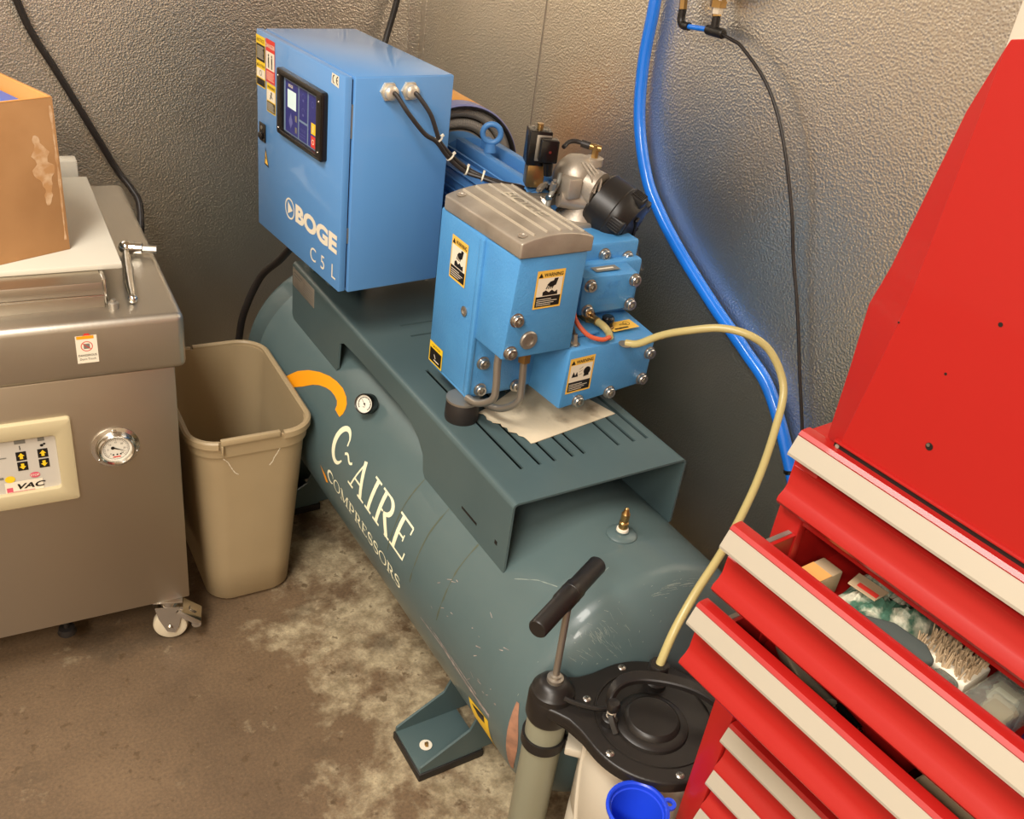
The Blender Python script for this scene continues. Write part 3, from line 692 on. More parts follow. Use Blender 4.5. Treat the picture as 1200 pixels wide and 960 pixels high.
# round cooler housing with coiled finned tube
KC = Vector((1.07, 0, .942)); KM = Matrix.Translation(KC) @ Matrix.Rotation(-PI/2, 4, 'X')
g = G().m(M_lav); g.lathe([(.150, 1.845), (.153, 1.842), (.156, 1.846), (.156, 1.88), (.150, 1.882)], KM, 64, closed=True)
g.m(M_copper); g.lathe([(.1555, 1.88), (.1565, 1.882), (.1565, 2.03), (.151, 2.032), (.151, 1.88)], KM, 64, closed=True)
g.m(M_black); g.lathe([(.151, 1.842), (.1515, 1.8405), (.148, 1.8405), (.148, 1.86)], KM, 64, cap0=False, cap1=False); g.lathe([(.001, 1.985), (.15, 1.985)], KM, 48)
sh = g.done('cooler_housing', comp, label='round orange-topped cooler housing behind motor')
g = G().m(M_coil)
for rr, yy in ((.136, 1.862), (.110, 1.864), (.086, 1.868)):
    n = 110
    for k in range(n):
        pass
    g.tube([KC + Vector((rr*math.cos(2*PI*k/32), yy, rr*math.sin(2*PI*k/32))) for k in range(32)], .0105, 10, 2, closed=True)
g.done('coil_core', sh)
g = G().m(M_coil)
for rr, yy in ((.136, 1.862), (.110, 1.864)):
    n = int(2*PI*rr/.0042)
    for k in range(n):
        a = 2*PI*k/n
        if k % 1 == 0 and math.sin(a) > -.5:
            c = KC + Vector((rr*math.cos(a), yy, rr*math.sin(a))); d = Vector((-math.sin(a), 0, math.cos(a)))
            g.lathe([(.0100, -.0005), (.0122, -.0005), (.0122, .0005), (.0100, .0005)], facing(c, d, (0, 1, 0)), 10, closed=True)
g.done('coil_fins', sh, kind='stuff')

# ---------------- compressor block
g = G().m(M_cast)
g.box(.786, .935, 1.250, 1.400, .750, 1.0505, .005)
g.hexa([(.792, 1.163, .868), (.932, 1.163, .868), (.932, 1.256, .868), (.788, 1.256, .868)], [(.801, 1.160, 1.0505), (.933, 1.162, 1.0505), (.933, 1.256, 1.0505), (.789, 1.256, 1.0505)], .005)
g.hexa([(.925, 1.160, .747), (1.135, 1.176, .757), (1.150, 1.36, .757), (.912, 1.36, .747)], [(.931, 1.160, .866), (1.137, 1.176, .856), (1.152, 1.36, .858), (.912, 1.36, .867)], .005)
g.box(.784, .794, 1.248, 1.262, .752, 1.048, .003)
g.box(.788, .90, 1.256, 1.395, .7435, .752, .003)
g.box(.795, .86, 1.262, 1.39, .7435, .775, .003)
# stepped rear housing
g.box(.975, 1.160, 1.298, 1.42, .86, .995, .006)
g.box(.990, 1.158, 1.276, 1.300, .858, .966, .007)
g.hexa([(1.000, 1.242, .884), (1.119, 1.240, .886), (1.122, 1.280, .886), (.998, 1.280, .884)], [(.996, 1.240, .960), (1.118, 1.238, .957), (1.120, 1.280, .962), (.996, 1.280, .962)], .003)
g.box(.96, 1.14, 1.30, 1.50, .78, .90, .006)
g.box(.945, 1.02, 1.20, 1.35, .865, .872, .002)
block = g.done('compressor_block', comp, 32, label='blue cast compressor block with bolted housings')
# arched finned cover
g = G().m(M_alu)
FLc, FRc, RRc, RLc = Vector((.797, 1.157, 0)), Vector((.937, 1.158, 0)), Vector((.938, 1.404, 0)), Vector((.783, 1.386, 0))
NX = 24; vs = []; fs = []
def arch(t): return 1.076 + .012*math.sin(PI*t)**.8 if 0 < t < 1 else 1.076
for j, (A, B) in enumerate(((FLc, FRc), (RLc, RRc))):
    for i in range(NX+1):
        t = i/NX; p = A.lerp(B, t); vs.append((p.x, p.y, 1.0505)); vs.append((p.x, p.y, arch(t)))
W = (NX+1)*2
for i in range(NX):
    fs.append((i*2+1, i*2+3, W+i*2+3, W+i*2+1)); fs.append((i*2, W+i*2, W+i*2+2, i*2+2)); fs.append((i*2, i*2+2, i*2+3, i*2+1)); fs.append((W+i*2, W+i*2+1, W+i*2+3, W+i*2+2))
fs.append((0, 1, W+1, W)); fs.append((NX*2, W+NX*2, W+NX*2+1, NX*2+1))
bm = bmesh.new(); bv = [bm.verts.new(v) for v in vs]
for f in fs: bm.faces.new([bv[i] for i in f])
bmesh.ops.recalc_face_normals(bm, faces=bm.faces[:])
ed = [e for e in bm.edges if len(e.link_faces) == 2 and e.calc_face_angle(0) > .6]
bmesh.ops.bevel(bm, geom=ed, offset=.003, segments=3, affect='EDGES', profile=.5)
g.bm(bm)
def cov(t, s, h=0.):   # t across, s front->rear
    a = FLc.lerp(FRc, t); b = RLc.lerp(RRc, t); p = a.lerp(b, s); return Vector((p.x, p.y, arch(t)+h))
g.m(M_alu2)
for t in (.20, .37, .55, .72, .88):
    A, B = cov(t, .04), cov(t, .96)
    g.hexa([A+Vector((-.0016, 0, -.002)), A+Vector((.0016, 0, -.002)), B+Vector((.0016, 0, -.002)), B+Vector((-.0016, 0, -.002))], [A+Vector((-.0010, 0, .0030)), A+Vector((.0010, 0, .0030)), B+Vector((.0010, 0, .0030)), B+Vector((-.0010, 0, .0030))])
CF = lambda u, v, h=0.: cov(.52+v, .12+u, h)
cover = g.done('block_cover', comp, 30, label='ribbed cast aluminium block cover')
g = G().m(M_alu2)
ca, sa = math.cos(0), math.sin(0)
def CT(u, v, h=0.): return cov(.60 + v/.14, 1-(u/.235), h)   # reads along the cover
vs_, fs_, wd_ = text_mesh('BOGE', .012)
tb_ = bmesh.new(); vv_ = [tb_.verts.new((x, y, 0)) for x, y in vs_]
for f_ in fs_:
    try: tb_.faces.new([vv_[i] for i in f_])
    except ValueError: pass
bmesh.ops.triangulate(tb_, faces=tb_.faces[:]); bmesh.ops.subdivide_edges(tb_, edges=tb_.edges[:], cuts=2, use_grid_fill=False); bmesh.ops.triangulate(tb_, faces=tb_.faces[:]); tb_.verts.index_update()
g.add([CT(.050 + v.co.x*.044, -.010 + v.co.y*.036, .0012) for v in tb_.verts], [[v.index for v in f.verts] for f in tb_.faces]); tb_.free()
g.done('raised_lettering', cover, label='worn raised lettering cast into the cover', kind='stuff')
for t, s in ((.10, .09), (.12, .90)):
    g = G().m(M_alu); c = cov(t, s); g.lathe([(.0085, .0004), (.0085, .002), (.006, .0024), (.005, .0005), (.001, .0004)], Matrix.Translation(c), 20); g.done('cover_screw', cover)
# socket head bolts
def make_bolt(name, r, parent, M0):
    g = G().m(M_steel)
    pr = [(r*1.28, 0), (r*1.28, .0015), (r*1.02, .0018), (r, .0022), (r, .0085), (r*.9, .0098), (r*.55, .0098)]
    g.lathe(pr, Matrix.Identity(4), 24, cap1=False)
    g.lathe([(r*.56, .0098), (r*.50, .0045), (.0005, .0042)], Matrix.Identity(4), 6, cap0=False)
    o = g.done(name); o.parent = parent; o.matrix_local = Matrix.Translation(-Vector(WORLD[parent])) @ M0; WORLD[o] = tuple(M0.translation)
    return o
N = (0, -1, 0)
b0 = make_bolt('socket_bolt', .0098, block, facing((.810, 1.162, .942), N))
b0['label'] = 'steel socket head bolt'
for p in ((.806, 1.1625, .882), (.812, 1.2495, .816), (.812, 1.2495, .762), (.889, 1.2495, .756),
          (1.013, 1.241, .943), (1.112, 1.239, .944), (1.112, 1.239, .895), (1.143, 1.2755, .921), (1.139, 1.2755, .874), (1.016, 1.241, .893),
          (1.079, 1.2975, .973), (1.135, 1.2975, .962), (1.127, 1.1755, .822), (1.121, 1.1755, .768), (1.042, 1.169, .758), (.967, 1.163, .757)):
    inst(b0, block, facing(p, N)).pop('label', None) if False else inst(b0, block, facing(p, N))
for o in block.children:
    if o.name.startswith('socket_bolt') and o is not b0 and 'label' in o: del o['label']
if 'label' in b0: del b0['label']
g = G().m(M_dsteel); g.lathe([(.0165, 0), (.0165, .003), (.0145, .005), (.0085, .005), (.008, .002), (.0005, .002)], facing((.839, 1.1625, .901), N), 28); g.done('drain_plug', block, label='large steel hex socket plug')
g = G().m(M_dsteel); g.lathe([(.009, 0), (.009, .002), (.005, .0025), (.0045, .001), (.0005, .001)], facing((.7855, 1.286, .903), (-1, 0, 0)), 20); g.done('side_plug', block)
# warning labels
def warn_label(fn, w_, h_, name, lab, picto):
    g = G(); g.m(M_yel2); g.rect(0, w_, 0, h_, fn, .0005)
    g.m(M_lwht); g.rect(w_*.06, w_*.94, h_*.32, h_*.80, fn, .0008)
    g.m(M_lblk); g.rect(w_*.06, w_*.94, h_*.05, h_*.32, fn, .0008)
    g.text('WARNING', w_*.25, h_*.84, h_*.095, fn, .0008, bold=.02, sx=(w_*.68)/(text_mesh('WARNING', .02)[2]*h_*.095/.73)); tri(g, w_*.14, h_*.87, h_*.12, fn, .0008)
    if picto == 'hand':
        g.flat([(w_*.28, h_*.34), (w_*.82, h_*.34), (w_*.80, h_*.46), (w_*.70, h_*.42), (w_*.60, h_*.48), (w_*.5, h_*.42), (w_*.38, h_*.48), (w_*.28, h_*.44)], fn, .0011)
        g.flat([(w_*.40, h_*.62), (w_*.55, h_*.55), (w_*.72, h_*.60), (w_*.78, h_*.78), (w_*.64, h_*.78), (w_*.62, h_*.72), (w_*.50, h_*.70)], fn, .0011)
        for k in range(4): line(g, (w_*(.44+.07*k), h_*.62), (w_*(.38+.07*k), h_*.51), w_*.035, fn, .0011)
    else:
        g.flat(ngon(w_*.74, h_*.58, w_*.14, 14), fn, .0011); g.flat([(w_*.62, h_*.42), (w_*.84, h_*.44), (w_*.80, h_*.56), (w_*.64, h_*.54)], fn, .0011)
        g.flat([(w_*.14, h_*.46), (w_*.40, h_*.46), (w_*.34, h_*.60), (w_*.28, h_*.50), (w_*.20, h_*.62)], fn, .0011)
        for k in range(3): line(g, (w_*.42, h_*(.50+.08*k)), (w_*.56, h_*(.52+.10*k)), w_*.012, fn, .0011)
    g.m(M_lwht)
    for k in range(4): g.rect(w_*.10, w_*(.62+.22*((k*7) % 3)/2), h_*(.09+.05*k), h_*(.105+.05*k), fn, .0011)
    return g.done(name, block, label=lab, flatshade=True)
warn_label(plane_fn((.837, 1.1615, .957), (1, .014, 0), (0, -.016, 1)), .055, .068, 'warning_label', 'gold and white hand warning label on the front face', 'hand')
warn_label(plane_fn((.7855, 1.350, .942), (0, -1, 0), (0, 0, 1)), .056, .078, 'warning_label', 'yellow hand warning label on the side face', 'hand')
warn_label(plane_fn((.9345, 1.1605, .777), (1, .076, 0), (0, 0, 1)), .057, .071, 'warning_label', 'gold warning label on the low housing', 'head')
FS = plane_fn((.7855, 1.395, .752), (0, -1, 0), (0, 0, 1)); g = G(); g.m(M_yel); g.rect(0, .050, 0, .042, FS, .0005); g.m(M_lblk); g.rect(.003, .047, .003, .030, FS, .0008); g.m(M_lwht); line(g, (.02, .020), (.026, .013), .002, FS, .0011); g.rect(.020, .040, .008, .010, FS, .0011); g.m(M_lblk); g.text('CAUTION', .025, .033, .005, FS, .0008, 'CENTER')
g.done('caution_label', block, label='yellow and black label at the lower rear corner', flatshade=True)
FT = plane_fn((1.052, 1.198, .8645), (1, .05, 0), (0, 1, 0)); g = G(); g.m(M_yel2); g.rect(0, .062, .0, .032, FT, .001); g.m(M_lblk)
ring(g, .045, .020, .006, .007, FT, .0014); g.text('max', .028, .016, .008, FT, .0014); g.rect(.008, .04, .005, .009, FT, .0014)
g.done('oil_label', block, label='gold oil level label', flatshade=True)
FB = plane_fn((1.00, 1.2405, .884), (1, -.02, 0), (0, 0, 1)); g = G(); g.m(M_cast); g.text('4 SF', .050, .052, .011, FB, .0016, bold=.01, sx=1.1); g.text('D E', .050, .036, .011, FB, .0016, bold=.01, sx=1.2); g.rect(.036, .078, .031, .033, FB, .0016); g.rect(.036, .076, .018, .0195, FB, .0016); g.done('cast_lettering', block, kind='stuff')
FP = plane_fn((1.030, 1.245, .9625), (1, 0, 0), (0, 1, 0)); g = G(); g.m(M_lgry); g.rect(0, .055, .006, .026, FP, .0006); g.m(M_lwht); g.rect(.008, .045, .013, .018, FP, .0009); g.done('grey_nameplate', block, flatshade=True)
# pipes, plugs, fittings
g = G().m(M_dsteel)
g.tube([(.800, 1.185, .872), (.800, 1.185, .845), (.801, 1.182, .805), (.799, 1.185, .780), (.79, 1.215, .757), (.786, 1.245, .752)], .0066, 14)
g.done('oil_pipe', block, label='bent steel oil pipe'); g = G().m(M_dsteel)
g.tube([(.853, 1.185, .872), (.853, 1.185, .845), (.854, 1.182, .795), (.852, 1.184, .765), (.838, 1.215, .736), (.825, 1.26, .728), (.81, 1.32, .728)], .0066, 14)
g.m(M_brass); g.cyl((.853, 1.185, .868), (.853, 1.185, .846), .0115, n=6)
g.done('oil_pipe', block, label='bent steel oil pipe with a brass nut')
g = G().m(M_blackg); g.lathe([(.001, 0), (.013, 0), (.013, .004), (.0105, .005), (.0105, .014), (.0115, .016), (.0115, .022), (.009, .025), (.001, .026)], Matrix.Translation((1.052, 1.220, .862)), 24); g.m(M_brass); g.lathe([(.012, .003), (.0125, .005), (.0115, .007)], Matrix.Translation((1.052, 1.220, .862)), 24); g.done('oil_fill_cap', block, label='black oil filler cap')
g = G().m(M_brass); g.cyl((1.018, 1.285, .878), (1.022, 1.235, .882), .0135, n=6); g.cyl((1.022, 1.235, .882), (1.024, 1.215, .882), .008); g.done('hose_fitting', block, label='brass hose barb')
g = G().m(M_hoseclear); g.tube([(1.024, 1.225, .882), (1.027, 1.200, .880), (1.029, 1.185, .874), (1.022, 1.172, .872)], .0068); g.m(M_redtube); g.tube([(.965, 1.250, .955), (.968, 1.225, .94), (.962, 1.205, .905), (.975, 1.180, .882), (1.000, 1.168, .873), (1.022, 1.172, .872)], .0042); g.done('drain_tube', block, label='orange thin tube joined to a clear tube')
g = G().m(M_hoseblk); g.tube([(.955, 1.25, .96), (.952, 1.222, .93), (.950, 1.196, .898), (.950, 1.184, .880)], .0048); g.m(M_steel); g.cyl((.950, 1.184, .884), (.950, 1.180, .866), .0075, n=6); g.cyl((.950, 1.180, .868), (.950, 1.180, .8655), .011); g.done('sensor_lead', block, label='black braided sensor lead')
# hole where the clear hose is plugged in
g = G().m(M_dsteel); g.lathe([(.013, 0), (.013, .0015), (.008, .002)], Matrix.Translation((1.050, 1.158, .8605)), 20); g.done('fill_port', block)
# solenoid valve
SM = Matrix.Translation((1.012, 1.462, 1.035)) @ Matrix.Rotation(math.radians(-22), 4, 'Z')
g = G(SM).m(M_blackg); g.box(-.021, .021, -.021, .021, .060, .124, .002); g.m(M_brass); g.box(-.0165, .0165, -.0165, .0165, .018, .062, .002)
g.cyl((0, 0, .122), (0, 0, .134), .006); g.m(M_dsteel); g.cyl((.011, -.009, .122), (.011, -.009, .126), .003); g.cyl((-.011, .009, .122), (-.011, .009, .126), .003)
g.m(M_yel); g.box(-.0195, -.0184, -.010, .004, .100, .112)
g.m(M_dsteel); g.box(-.008, .020, -.022, -.018, .070, .118, .001)
g.m(M_blackg); g.box(-.004, .030, -.046, -.021, .074, .116, .003); g.cyl((.015, -.038, .074), (.018, -.036, .050), .010, .008); g.m(M_chrome); g.cyl((.014, -.0455, .095), (.014, -.0472, .095), .0025)
sol = g.done('solenoid_valve', comp, label='black solenoid coil on a brass valve body')
g = G().m(M_dsteel); r2 = random.Random(3)
for k in range(16):
    c = Vector((1.00 + r2.uniform(0, .085), 1.43 + r2.uniform(-.015, .02), 1.03 + r2.uniform(-.015, .035))); d = Vector((r2.uniform(-1, 1), r2.uniform(-1, 0), r2.uniform(-.4, 1))).normalized()
    g.m((M_dsteel, M_brass, M_chrome, M_black)[k % 4]); g.cyl(c, c+d*.016, .0065, n=6); g.cyl(c-d*.006, c+d*.022, .0038)
g.m(M_dsteel); g.box(.995, 1.075, 1.435, 1.475, .995, 1.04, .004)
g.done('pipe_fittings', comp, label='cluster of small brass and steel fittings', kind='stuff')
g = G().m(M_lgry); g.tube([(1.046, 1.425, 1.085), (1.038, 1.418, 1.070), (1.022, 1.412, 1.050), (1.013, 1.405, 1.030), (1.013, 1.405, 1.015)], .0048); g.done('signal_cable', comp, label='grey sheathed cable')
# intake valve housing
g = G().m(M_alu)
g.box(1.01, 1.15, 1.37, 1.45, .985, 1.003, .003); g.lathe([(.045, 1.0), (.034, 1.02), (.034, 1.06)], Matrix.Translation((1.10, 1.42, 0)), 24)
g.lathe([(.001, -.045), (.025, -.042), (.038, -.032), (.046, -.012), (.047, .004), (.043, .018), (.040, .022), (.034, .026), (.034, .05)], facing((1.095, 1.435, 1.068), (.42, -.90, -.16)), 36)
g.cyl((1.043, 1.415, 1.040), (1.115, 1.395, 1.030), .0155); g.box(1.045, 1.075, 1.39, 1.43, 1.045, 1.085, .005)
for k in range(3): g.tube([(1.075+.010*k, 1.405, 1.112-.002*k), (1.090+.010*k, 1.385, 1.085), (1.085+.010*k, 1.378, 1.06)], .0022, 8)
g.cyl((1.118, 1.425, 1.098), (1.118, 1.425, 1.112), .018, n=24)
intake = g.done('intake_valve', comp, label='cast aluminium intake valve housing')
g = G().m(M_brass); g.cyl((1.118, 1.425, 1.110), (1.118, 1.425, 1.136), .007, n=6); g.cyl((1.108, 1.435, 1.132), (1.126, 1.418, 1.130), .006); g.m(M_hoseblk); g.cyl((1.098, 1.445, 1.134), (1.110, 1.433, 1.132), .007); g.tube([(1.058, 1.445, 1.128), (1.075, 1.452, 1.135), (1.09, 1.450, 1.136), (1.105, 1.438, 1.133)], .0042); g.done('brass_elbow', comp, label='brass elbow fitting with short black hose')
# air filter
A0 = Vector((1.134, 1.422, 1.030)); A1 = Vector((1.178, 1.340, .997)); AD = (A1-A0).normalized()
g = G().m(M_alu2); g.lathe([(.034, -.012), (.036, 0), (.034, .012)], facing(A0, AD), 36)
g.m(M_black)
g.lathe([(.040, .006), (.058, .007), (.062, .012), (.062, .055), (.064, .058), (.064, .066), (.0615, .074), (.054, .086), (.046, .093), (.020, .098), (.001, .0985)], facing(A0, AD), 48)
FM = facing(A0, AD)
for k in range(5):
    a = 2*PI*k/5 + .45
    Mk = FM @ Matrix.Rotation(a, 4, 'Z')
    g.box(.044, .066, -.014, .014, .060, .092, .006, M=Mk)
    for j in range(5): g.box(.064, .0675, -.011+.0048*j, -.009+.0048*j, .064, .088, .0004, M=Mk)
g.box(-.006, .006, -.034, .034, .096, .101, .002, M=FM @ Matrix.Rotation(.6, 4, 'Z')); g.cyl(FM @ Vector((.012, -.004, .096)), FM @ Vector((.012, -.004, .1015)), .004)
g.cyl((1.172, 1.350, .965), (1.186, 1.322, .915), .017, .0165, 24)
g.done('air_filter', comp, 30, label='black round plastic air filter housing')
# clear oil return hose from the port to the fluid extractor
hose = G().m(M_hoseclear)
hose.tube([(1.050, 1.158, .863), (1.063, 1.140, .869), (1.084, 1.110, .897), (1.105, 1.072, .922), (1.140, 1.030, .942), (1.172, .990, .942), (1.201, .960, .918), (1.212, .925, .868), (1.171, .885, .8156), (1.093, .830, .759), (.994, .775, .708), (.920, .745, .662), (.8725, .725, .619), (.846, .712, .572)], .0068, 14)
hose.done('clear_hose', None, origin=(1.05, 1.158, .863), label='pale yellow clear hose arching from the compressor block down to the fluid extractor', cat='hose')
# oily paper sheet on the frame
g = G().m(M_paper); r3 = random.Random(5)
A, B, C_, D = Vector((.826, 1.262, 0)), Vector((.862, 1.140, 0)), Vector((1.072, 1.172, 0)), Vector((1.02, 1.36, 0))
nx, ny = 26, 16; vs = []; fs = []
for j in range(ny+1):
    for i in range(nx+1):
        s, t = i/nx, j/ny; p = (B.lerp(C_, s)).lerp(A.lerp(D, s), t)
        e = (.006*r3.uniform(-1, 1) if i == 0 else 0); p = p + Vector((e, e if j == 0 and i < 5 else 0, 0))
        vs.append((p.x, p.y, FZ + .0018 + .0012*math.sin(9*s+2*t)*math.sin(7*t) + (.0025*max(0, .25-s)*4*math.sin(12*t)**2)))
for j in range(ny):
    for i in range(nx): a = j*(nx+1)+i; fs.append((a, a+1, a+nx+2, a+nx+1))
n0 = len(vs); vs += [(x, y, z-.0012) for x, y, z in vs]; fs += [tuple(n0+i for i in f[::-1]) for f in fs]
for i in range(nx): fs.append((i+1, i, n0+i, n0+i+1)); a = ny*(nx+1)+i; fs.append((a, a+1, n0+a+1, n0+a))
for j in range(ny): a = j*(nx+1); fs.append((a, a+nx+1, n0+a+nx+1, n0+a)); b = a+nx; fs.append((b+nx+1, b, n0+b, n0+b+nx+1))
g.add(vs, fs); g.done('paper_sheet', None, 50, origin=(.95, 1.22, FZ), label='oil-stained torn paper sheet lying on the frame under the compressor block', cat='paper')

# ================================================================ stainless vacuum machine
VM = Matrix.Translation((.373, 1.616, 0)) @ Matrix.Rotation(-.0655295, 4, 'Z')
vac = thing('vacuum_sealer', tuple(VM @ Vector((-.3, .33, 0))), 'stainless steel vacuum packing machine on casters with gauge and keypad', 'machine')
VF = lambda u, v, h=0.: VM @ Vector((u, -h, v))
g = G(VM).m(M_stain); g.box(-.66, 0, 0, .655, .120, .690, .003); g.done('body', vac)
g = G(VM).m(M_staintop); g.box(-.685, .0215, -.006, .697, .688, .800, .014, 4); g.done('top_cover', vac, label='rounded stainless top cover')
g = G(VM).m(M_stain); g.box(-.64, -.104, .052, .56, .799, .824, .002); g.box(-.64, -.104, .048, .56, .826, .8505, .003); g.m(M_chrome); g.box(-.64, -.1035, .046, .06, .8235, .8265, .001); g.box(-.104, -.098, .060, .56, .80, .85, .001)
ledge = g.done('lid_frame', vac)
g = G(VM).m(M_board); g.box(-.64, -.064, .098, .575, .8510, .8620, .0025); g.box(-.125, -.078, .600, .640, .800, .888, .003); g.m(M_dsteel); g.cyl((-.118, .599, .845), (-.118, .596, .845), .006)
g.done('lid_board', vac, label='cream white lid board')
g = G(VM).m(M_dsteel); g.lathe([(.009, .80), (.009, .811), (.006, .813)], VM.inverted() @ VM @ Matrix.Translation((-.091, .045, 0)), 16); g.cyl((-.091, .045, .812), (-.091, .045, .817), .004); g.done('stud', vac)
g = G(VM).m(M_beigeframe)   # keypad frame
frame_ring(g, (-.324, .526, .136, .090, .006), (-.326, .526, .109, .058, .007), .011, lambda u, v, h=0.: Vector((u, -h, v)), .003)
g.m(M_black)
for cz in (.602, .450): g.cyl((-.197, -.0098, cz), (-.197, -.0108, cz), .0035)
kf = g.done('keypad_frame', vac, label='beige plastic keypad frame')
g = G(); g.m(M_panelwhite); g.rect(-.44, -.215, .462, .590, VF, .002)
g.m(M_lgry); g.rect(-.284, -.266, .572, .5855, VF, .0026); g.rect(-.246, -.235, .572, .5855, VF, .0026); g.rect(-.35, -.31, .50, .505, VF, .0026); g.rect(-.34, -.30, .545, .547, VF, .0026)
for bx in (-.276, -.2405):
    for bz, up in ((.5455, 1), (.5235, -1)):
        g.m(M_lblk); g.rect(bx-.0085, bx+.0085, bz-.0095, bz+.0095, VF, .0026)
        g.m(M_yel); g.flat([(bx-.0055, bz), (bx, bz+.0068*up), (bx+.0055, bz)][::up], VF, .0032); g.rect(bx-.0026, bx+.0026, min(bz, bz-.006*up), max(bz, bz-.006*up), VF, .0032)
g.m(M_lblk); g.flat(ngon(-.2405, .5625, .003, 10), VF, .0026); g.flat(ngon(-.236, .565, .0022, 10), VF, .0026); g.rect(-.277, -.2755, .559, .568, VF, .0026)
g.m(M_lwht); g.rect(-.31, -.247, .4685, .492, VF, .0028)
g.m(M_yel); g.flat(ngon(-.300, .4985, .0085, 18, .0075), VF, .003); g.m(M_pink); g.flat(ngon(-.2585, .501, .0085, 20, .0062), VF, .003); g.rect(-.308, -.298, .470, .480, VF, .0032); g.rect(-.30, -.262, .4695, .4705, VF, .0032)
g.m(M_lwht); g.text('STOP', -.2585, .4988, .0045, VF, .0034, 'CENTER', .02)
g.m(M_lblk); g.text('VAC', -.294, .475, .0115, VF, .0034, bold=.03, sx=1.5, shear=.25)
g.done('keypad_film', kf, label='white keypad film with yellow arrows and VAC print', flatshade=True)
GM = facing(VM @ Vector((-.1165, 0, .534)), VM.to_3x3() @ Vector((0, -1, 0)))
g = G().m(M_chrome); g.lathe([(.043, 0), (.043, .003), (.036, .005), (.034, .012), (.031, .015), (.028, .013), (.027, .008)], GM, 48, cap1=False)
g.box(-.004, .004, .032, .040, .003, .008, .001, M=GM); g.sphere(GM @ Vector((-.031, -.022, .005)), .003, 6); g.sphere(GM @ Vector((.037, -.014, .004)), .003, 6)
gv = g.done('vacuum_gauge', vac, label='round chrome vacuum gauge')
FD = lambda u, v, h=0.: GM @ Vector((u, v, .008+h))
g = G().m(M_dial); g.flat(ngon(0, 0, .0275, 36), FD, 0); g.m(M_lblk)
for k in range(31):
    a = math.radians(225 - 270*k/30); r0 = .018 if k % 5 == 0 else .0195; line(g, (r0*math.cos(a), r0*math.sin(a)), (.0225*math.cos(a), .0225*math.sin(a)), .0006, FD, .0004)
for k, tx in enumerate(('0', '5', '10', '15', '20', '25', '30')):
    a = math.radians(225 - 45*k); g.text(tx, .0145*math.cos(a), .0145*math.sin(a)-.0015, .0035, FD, .0004, 'CENTER')
ring(g, 0, 0, .0228, .0233, FD, .0004)
g.flat([(-.009, .003), (-.007, .006), (.018, -.008)], FD, .0009); g.flat(ngon(-.006, .003, .0035, 12), FD, .0009)
for x_ in (-.006, .001, .007): g.rect(x_-.0015, x_+.0015, -.014, -.011, FD, .0005)
g.m(M_lred); g.rect(-.007, .007, -.019, -.0165, FD, .0005)
g.done('gauge_dial', gv, flatshade=True)
# danger sticker on the cover
SF = lambda u, v, h=0.: VM @ Vector((u, -.006-h, v))
g = G(); g.m(M_lwht); g.rect(-.164, -.129, .723, .777, SF, .0005); g.m(M_orange); g.rect(-.162, -.134, .7705, .7765, SF, .0008); g.m(M_lred); g.flat([(-.152, .7765), (-.138, .7765), (-.142, .781), (-.148, .781)], SF, .0005)
ring(g, -.1465, .756, .0085, .0098, SF, .0008); line(g, (-.153, .762), (-.140, .750), .0013, SF, .001)
g.m(M_lgry); g.rect(-.1515, -.1415, .751, .761, SF, .0007); g.m(M_lblk); g.text('DANGEROUS', -.1465, .7365, .0042, SF, .0008, 'CENTER', .01, sx=.88); g.text("Don't Touch", -.1465, .729, .0042, SF, .0008, 'CENTER', sx=.9)
ring(g, -.1465, .750, .0, .0, SF, .0008, n=3)
g.done('danger_sticker', vac, label='white sticker reading DANGEROUS', flatshade=True)
# casters
def caster(lx, ly, rz, brake=False):
    c = VM @ Vector((lx, ly, 0)); R_ = Matrix.Translation((c.x, c.y, 0)) @ Matrix.Rotation(rz, 4, 'Z')
    g = G(R_).m(M_chrome)      # wheel rolls along local x; axle along local y
    g.box(-.03, .03, -.028, .028, .1165, .1205, .001); g.cyl((0, 0, .098), (0, 0, .117), .020)
    for s in (-1, 1):
        g.prism([(-.006, .028), (.010, .024), (.018, .040), (.030, .096), (-.028, .096), (-.022, .066)], -.0015, .0015, Matrix.Translation((0, s*.018, 0)) @ Matrix.Rotation(PI/2, 4, 'X'))
    g.box(-.028, .030, -.0195, .0195, .094, .098, .001); g.cyl((0, -.023, .037), (0, .023, .037), .007, n=12)
    f = g.done('caster', vac, label='chrome caster with a pale nylon wheel' if brake else None)
    g = G(R_).m(M_wheel); g.lathe([(.010, -.013), (.028, -.013), (.034, -.011), (.0365, -.006), (.0365, .006), (.034, .011), (.028, .013), (.010, .013)], Matrix.Translation((0, 0, .0367)) @ Matrix.Rotation(PI/2, 4, 'X'), 40, closed=True)
    g.done('wheel', f)
    if brake:
        g = G(R_).m(M_chrome)
        Bm = Matrix.Translation((.030, 0, .082)) @ Matrix.Rotation(math.radians(38), 4, 'Y')
        g.box(-.012, .044, -.024, .024, -.002, .002, .001, M=Bm); g.box(.012, .030, -.006, .006, .002, .005, .001, M=Bm)
        g.cyl(Bm @ Vector((.040, -.024, -.010)), Bm @ Vector((.040, .024, -.010)), .010); g.box(-.012, .044, -.0245, -.022, -.012, .0, .001, M=Bm); g.box(-.012, .044, .022, .0245, -.012, .0, .001, M=Bm)
        g.done('brake_lever', f)
caster(-.040, .022, math.radians(-18), True); caster(-.60, .05, .6); caster(-.60, .60, 1.4); caster(-.05, .60, 2.0)
g = G(VM).m(M_rubber); g.cyl((-.245, .04, .074), (-.245, .04, .12), .006); g.lathe([(.018, .060), (.019, .063), (.016, .074), (.008, .076)], Matrix.Translation((-.245, .04, 0)), 20); g.done('levelling_foot', vac)

